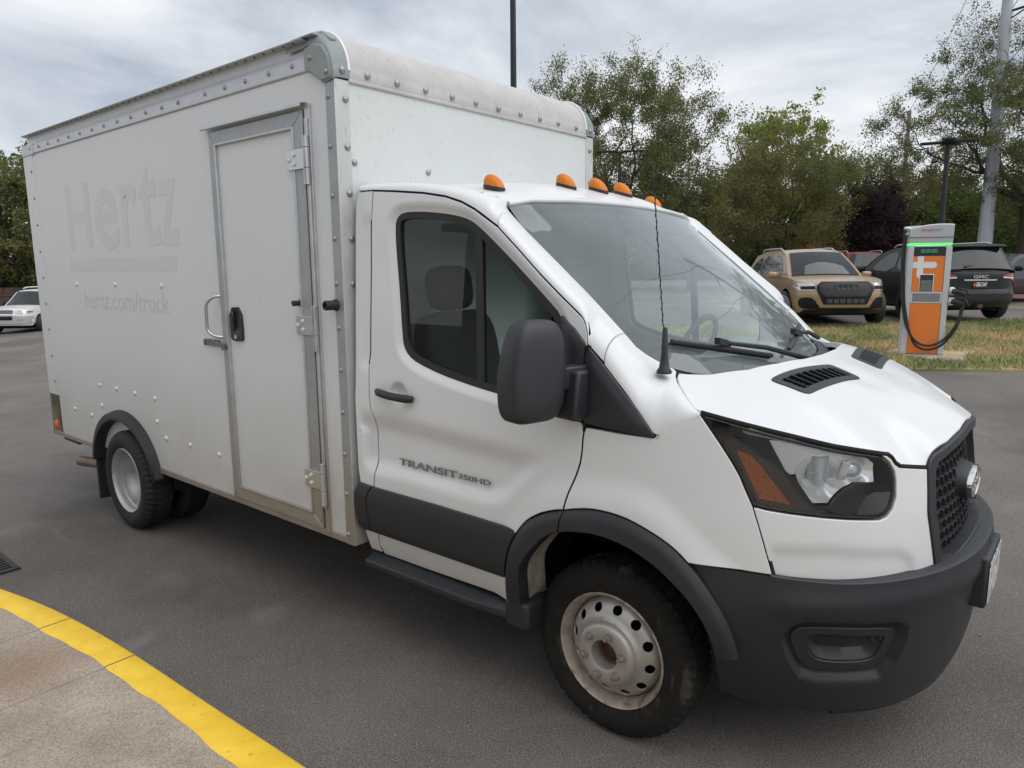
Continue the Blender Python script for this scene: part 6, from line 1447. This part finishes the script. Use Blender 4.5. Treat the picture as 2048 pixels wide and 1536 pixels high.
# ================================================================ TREES
bark = mat('bark', (.060,.050,.042), .9, noise=.35, nscale=9, bump=.6, bscale=30)
def leafmat(name, c0, c1, c2):
    m = bpy.data.materials.new(name); m.use_nodes = True; t = m.node_tree; t.nodes.clear(); N = t.nodes.new; L = t.links.new
    o = N('ShaderNodeOutputMaterial'); g = N('ShaderNodeNewGeometry'); r = N('ShaderNodeValToRGB'); e = r.color_ramp.elements
    e[0].position = 0; e[0].color = (*c0, 1); e[1].position = 1; e[1].color = (*c2, 1); q = e.new(.6); q.color = (*c1, 1)
    n = N('ShaderNodeTexNoise'); n.inputs['Scale'].default_value = .45; n.inputs['Detail'].default_value = 3; L(g.outputs['Position'], n.inputs['Vector'])
    a = N('ShaderNodeMath'); a.operation = 'MULTIPLY_ADD'; a.inputs[1].default_value = .45; L(g.outputs['Random Per Island'], a.inputs[0])
    b2 = N('ShaderNodeMapRange'); b2.inputs[1].default_value = .3; b2.inputs[2].default_value = .7; b2.inputs[3].default_value = 0; b2.inputs[4].default_value = .55; L(n.outputs['Fac'], b2.inputs[0]); L(b2.outputs[0], a.inputs[2])
    L(a.outputs[0], r.inputs[0]); d = N('ShaderNodeBsdfDiffuse'); L(r.outputs[0], d.inputs[0]); tr = N('ShaderNodeBsdfTranslucent'); L(r.outputs[0], tr.inputs[0])
    ms = N('ShaderNodeMixShader'); ms.inputs[0].default_value = .4; L(d.outputs[0], ms.inputs[1]); L(tr.outputs[0], ms.inputs[2]); L(ms.outputs[0], o.inputs[0]); return m
LM = dict(locust=leafmat('locust_leaves', (0.095,0.123,0.060), (0.176,0.197,0.087), (0.286,0.216,0.080)), green=leafmat('green_leaves', (0.060,0.092,0.036), (0.136,0.175,0.059), (0.168,0.187,0.071)), lime=leafmat('lime_leaves', (0.136,0.179,0.052), (0.299,0.327,0.101), (0.346,0.314,0.099)),
  olive=leafmat('olive_leaves', (0.092,0.111,0.052), (0.196,0.197,0.085), (0.310,0.202,0.078)), brown=leafmat('brown_leaves', (0.118,0.102,0.067), (0.208,0.177,0.099), (0.246,0.166,0.091)), purple=leafmat('purple_leaves', (0.031,0.024,0.027), (0.066,0.044,0.050), (0.090,0.056,0.058)), dark=leafmat('dark_leaves', (0.037,0.055,0.027), (0.068,0.092,0.043), (0.085,0.097,0.040)))
def kmeans(P, k, rg):
    c = P[rg.choice(len(P), min(k, len(P)), replace=False)]
    for _ in range(4):
        l = ((P[:, None]-c[None])**2).sum(-1).argmin(1)
        c = np.array([P[l == i].mean(0) if (l == i).any() else c[i] for i in range(len(c))])
    return l, c
def tree(name, label, az, d, H, R, leaf, n_tips=240, per=55, lsz=.16, sig=.42, seed=1, trunk_r=.2, fork=.28, base=.25, droop=.0, flat=1.0, group=None, low=0.0):
    rg = np.random.default_rng(seed); x, y = polar(az, d); z = float(zg(x, y))
    t_ = thing(name, label, 'tree', (x, y, z), 0, group)
    zc0 = H*base; hz = (H-zc0)/2; cen = np.array([0, 0, zc0+hz])
    D = rg.normal(size=(n_tips, 3)); D /= np.linalg.norm(D, axis=1)[:, None]; rad = rg.uniform(.25, 1, n_tips)**.5
    lump = 1+.16*np.sin(3*np.arctan2(D[:, 1], D[:, 0])+seed)+.14*np.sin(5*D[:, 2]+seed*2)+rg.normal(0, .07, n_tips)
    T = cen+D*rad[:, None]*lump[:, None]*np.array([R, R, hz*flat]); T[:, 2] = np.maximum(T[:, 2], zc0*.8+rg.uniform(0, .5, n_tips))
    fk = np.array([0, 0, H*fork]); mb = MB()
    mb.tube([(0,0,-.1),(0,0,.25),fk*.6,fk], [trunk_r*1.35, trunk_r*1.05, trunk_r*.92, trunk_r*.85], 9)
    SA = []; SB = []
    def limb(a, b_, r0, r1, bend, n=5):
        P = [a+(b_-a)*q+np.array([0, 0, bend*4*q*(1-q)])+rg.normal(0, .045*np.linalg.norm(b_-a), 3)*(0 < q < 1) for q in np.linspace(0, 1, n)]
        mb.tube(P, list(np.linspace(r0, r1, n)), 5 if r0 > .03 else 3, False); return P
    def grow(a, pts, r, lev):
        if len(pts) <= 3 or lev > 5:
            for p in pts: limb(a, p, max(r*.6, .010), .006, .05, 4); SA.append(a); SB.append(p)
            return
        l, c = kmeans(pts, 6 if lev == 0 else 3, rg)
        for k in range(len(c)):
            S_ = pts[l == k]
            if not len(S_): continue
            cc = S_.mean(0); q = .55 if lev else .45; m_ = a*(1-q)+cc*q
            if lev == 0: m_[2] = max(m_[2], a[2]+.35)
            rr = max(r*(len(S_)/len(pts))**.45, .012); limb(a, m_, r*.8 if lev else r*.75, rr*.8, -.03*np.linalg.norm(m_-a) if lev < 2 else .03, 5); grow(m_, S_, rr*.8, lev+1)
    grow(fk, T, trunk_r*.85, 0); SA = np.array(SA); SB = np.array(SB)
    mb.build('trunk', bark, t_, 60)
    n = n_tips*per; ti = rg.integers(0, len(SA), n); tt = rg.uniform(.35, 1.12, n)[:, None]; C_ = SA[ti]+(SB[ti]-SA[ti])*tt+rg.normal(0, sig*.50, (n, 3))*[1, 1, .75]; C_[:, 2] -= droop*np.abs(rg.normal(0, 1, n))
    A_ = rg.normal(size=(n, 3)); A_[:, 2] -= .5; A_ /= np.linalg.norm(A_, axis=1)[:, None]; B_ = np.cross(A_, rg.normal(size=(n, 3))); B_ /= np.linalg.norm(B_, axis=1)[:, None]+1e-9
    s = lsz*rg.uniform(.55, 1.3, n)[:, None]; a = A_*s*.5; b_ = B_*s*.24
    V = np.stack([C_-a, C_+b_, C_+a, C_-b_], 1).reshape(-1, 3); big('crown', V, np.arange(n*4).reshape(-1, 4), LM[leaf], t_)
    return t_
GRP = 'trees beyond the parking lot'
tree('locust_tree', 'tallest feathery tree, directly behind the front of the cargo box', 121.6, 40, 12.6, 4.9, 'locust', 520, 150, .12, .42, 3, .20, .22, .22, .15, group=GRP)
tree('olive_tree', 'olive brown feathery tree with orange leaves, right of the truck antenna', 115.8, 37, 8.7, 3.7, 'olive', 260, 120, .13, .40, 5, .17, .2, .1, .12, group=GRP)
tree('maple_tree', 'bright yellow green tree poking up behind the olive ones, above the gold vehicle', 109.6, 58, 12.0, 4.6, 'lime', 260, 90, .26, .5, 8, .22, .25, .3, group=GRP)
tree('olive_tree', 'broad dull green tree directly above the roof of the gold vehicle', 109.4, 41, 7.9, 3.6, 'olive', 280, 120, .135, .42, 11, .17, .2, .08, .1, group=GRP)
tree('locust_tree', 'thin pale green feathery tree left of the far wooden pole', 104.9, 46, 8.3, 2.6, 'locust', 180, 140, .13, .40, 13, .15, .2, .2, .12, group=GRP)
tree('plum_tree', 'dark purple leaved tree between the gold vehicle and the charging station', 103.2, 44, 5.6, 2.1, 'purple', 170, 90, .17, .36, 17, .14, .2, .12, group=GRP)
tree('brown_tree', 'brownish thin leaved tree behind the charging station', 100.6, 50, 7.4, 3.8, 'brown', 260, 130, .15, .45, 19, .16, .2, .1, group=GRP)
tree('bare_tree', 'big half bare tree with a dark trunk at the right edge of the picture', 94.6, 37, 11.4, 5.3, 'locust', 1000, 110, .095, .30, 23, .31, .30, .20, .05, group=GRP)
tree('leafy_tree', 'low green tree under the half bare one, behind the steel pole', 97.0, 46, 6.2, 4.0, 'green', 260, 80, .20, .45, 29, .16, .2, .06, group=GRP)
tree('leafy_tree', 'dark green tree at the far left edge behind the white vehicle', 164.6, 50, 9.3, 4.6, 'green', 330, 80, .24, .5, 31, .25, .2, .08, group=GRP)
tree('lime_tree', 'yellow green tree top at the far left edge beside the cargo box', 162.8, 47, 8.6, 3.0, 'olive', 170, 60, .22, .45, 33, .2, .2, .2, group=GRP)
WD = ['dark evergreen backdrop tree, leftmost of the far row behind the truck', 'dark backdrop tree behind the tallest feathery tree', 'dark backdrop tree behind the truck antenna', 'dark backdrop tree above the rear of the gold vehicle', 'dark backdrop tree behind the bright yellow green one', 'dark backdrop tree behind the dark purple tree', 'dark backdrop tree behind the charging station', 'dark backdrop tree behind the steel pole', 'dark backdrop tree at the right end of the far row']
for k, az in enumerate((131, 123.5, 118, 113.5, 109.5, 105.5, 101.5, 97.5, 92.5)):
    tree('backdrop_tree', WD[k], az, 66+3*(k % 3), (8.6, 9.5, 8.8, 8.0, 8.2, 6.2, 6.8, 7.2, 7.6)[k], 5.2, 'dark', 230, 75, .34, .65, 40+k, .22, .2, .04, group='dark trees of the far row')
WX = ['backdrop tree left of the cargo box, hidden behind the truck', 'second backdrop tree hidden behind the cargo box', 'third backdrop tree hidden behind the cargo box', 'backdrop tree off to the right, past the half bare tree', 'far right backdrop tree at the end of the lot']
for k, az in enumerate((153, 145, 138, 85, 77)):
    tree('backdrop_tree', WX[k], az, 62+4*(k % 2), 8.5+.6*k, 5.4, 'dark', 160, 60, .38, .7, 60+k, .22, .2, .04, group='dark trees of the far row')
# a hedge of undergrowth closing the view under the far trees
n = 90000; aa = np.radians(rng.uniform(76, 158, n)); dd = rng.uniform(60, 66, n); V = []
C_ = np.c_[CX+dd*np.cos(aa), CY+dd*np.sin(aa), .4+np.abs(rng.normal(0, 1.3, n))]
A_ = rng.normal(size=(n, 3)); A_ /= np.linalg.norm(A_, axis=1)[:, None]; B_ = np.cross(A_, rng.normal(size=(n, 3))); B_ /= np.linalg.norm(B_, axis=1)[:, None]
V = np.stack([C_-A_*.16, C_+B_*.09, C_+A_*.16, C_-B_*.09], 1).reshape(-1, 3); big('undergrowth', V, np.arange(n*4).reshape(-1, 4), LM['dark'], None, 'stuff')
n = 26000; aa = np.radians(rng.uniform(158, 170, n)); dd = rng.uniform(55, 60, n)
C_ = np.c_[CX+dd*np.cos(aa), CY+dd*np.sin(aa), -1.0+np.abs(rng.normal(0, 2.0, n))]; A_ = rng.normal(size=(n, 3)); A_ /= np.linalg.norm(A_, axis=1)[:, None]; B_ = np.cross(A_, rng.normal(size=(n, 3))); B_ /= np.linalg.norm(B_, axis=1)[:, None]
V = np.stack([C_-A_*.16, C_+B_*.09, C_+A_*.16, C_-B_*.09], 1).reshape(-1, 3); big('undergrowth', V, np.arange(n*4).reshape(-1, 4), LM['dark'], None, 'stuff')

# ================================================================ BUILDINGS, FENCE
x, y = polar(104.9, 58); bb_ = thing('brick_building', 'small red brick building glimpsed between the gold vehicle and the purple tree', 'building', (x, y, .55), math.radians(15))
mb = MB(); mb.box(-4, 4, -2, 2, 0, 2.9); mb.build('wall', mat('red_brick', (.24,.085,.05), .85, noise=.25, nscale=6), bb_)
mb = MB(); mb.box(-4.2, 4.2, -2.2, 2.2, 2.9, 3.1); mb.build('roof', mat('grey_roof', (.18,.18,.19), .8), bb_)
for k, xw in enumerate((-2.6, -.6, 1.4)): mb = MB(); mb.box(xw, xw+1.1, -2.03, -1.97, .9, 2.2); mb.build('window', MT['white'] if k == 1 else darkgl, bb_)
fn = thing('wooden_fence', 'brown board fence behind the white vehicle at the far left', 'fence', (*polar(164, 46), -.95), math.radians(164+90))
fm_ = mat('fence_boards', (.075,.050,.040), .85, noise=.3, nscale=4); q = None
for k in range(60):
    xx = -7+k*.235
    if q is None: mb = MB(); mb.box(0, .225, -.015, .015, 0, 1.85); q = mb.build('board', fm_, fn); q.location = (xx, 0, 0)
    else: copy_obj(q, fn, (xx, .006*(k % 2), 0))
mb = MB(); mb.box(-7, 7.1, .022, .06, 1.4, 1.5); mb.build('rail', fm_, fn)
# the shop front across the sidewalk, behind the photographer (seen in the truck's glass)
sh_ = thing('shop_building', 'low brick shop building with dark windows facing the truck side', 'building', (-1, -15, .12))
mb = MB(); mb.box(-13, 9, -6, 0, 0, 4.4); mb.build('wall', mat('shop_brick', (.36,.33,.29), .85, noise=.15, nscale=5), sh_)
mb = MB(); mb.box(-13.3, 9.3, -6.2, .9, 4.4, 4.75); mb.build('roof', mat('shop_fascia', (.22,.21,.2), .7), sh_)
for xw in (-10.5, -7.5, -4.5, -1.5, 1.5, 4.5):
    mb = MB(); mb.box(xw, xw+2.2, .0, .03, .3, 2.7); f_ = mb.build('window', darkgl, sh_)
    mb = MB(); mb.box(xw-.06, xw, .0, .06, .24, 2.76); mb.box(xw+2.2, xw+2.26, .0, .06, .24, 2.76); mb.box(xw, xw+2.2, .0, .06, 2.7, 2.76); mb.box(xw, xw+2.2, .0, .06, .24, .3); mb.build('window_frame', MT['alu'], f_)
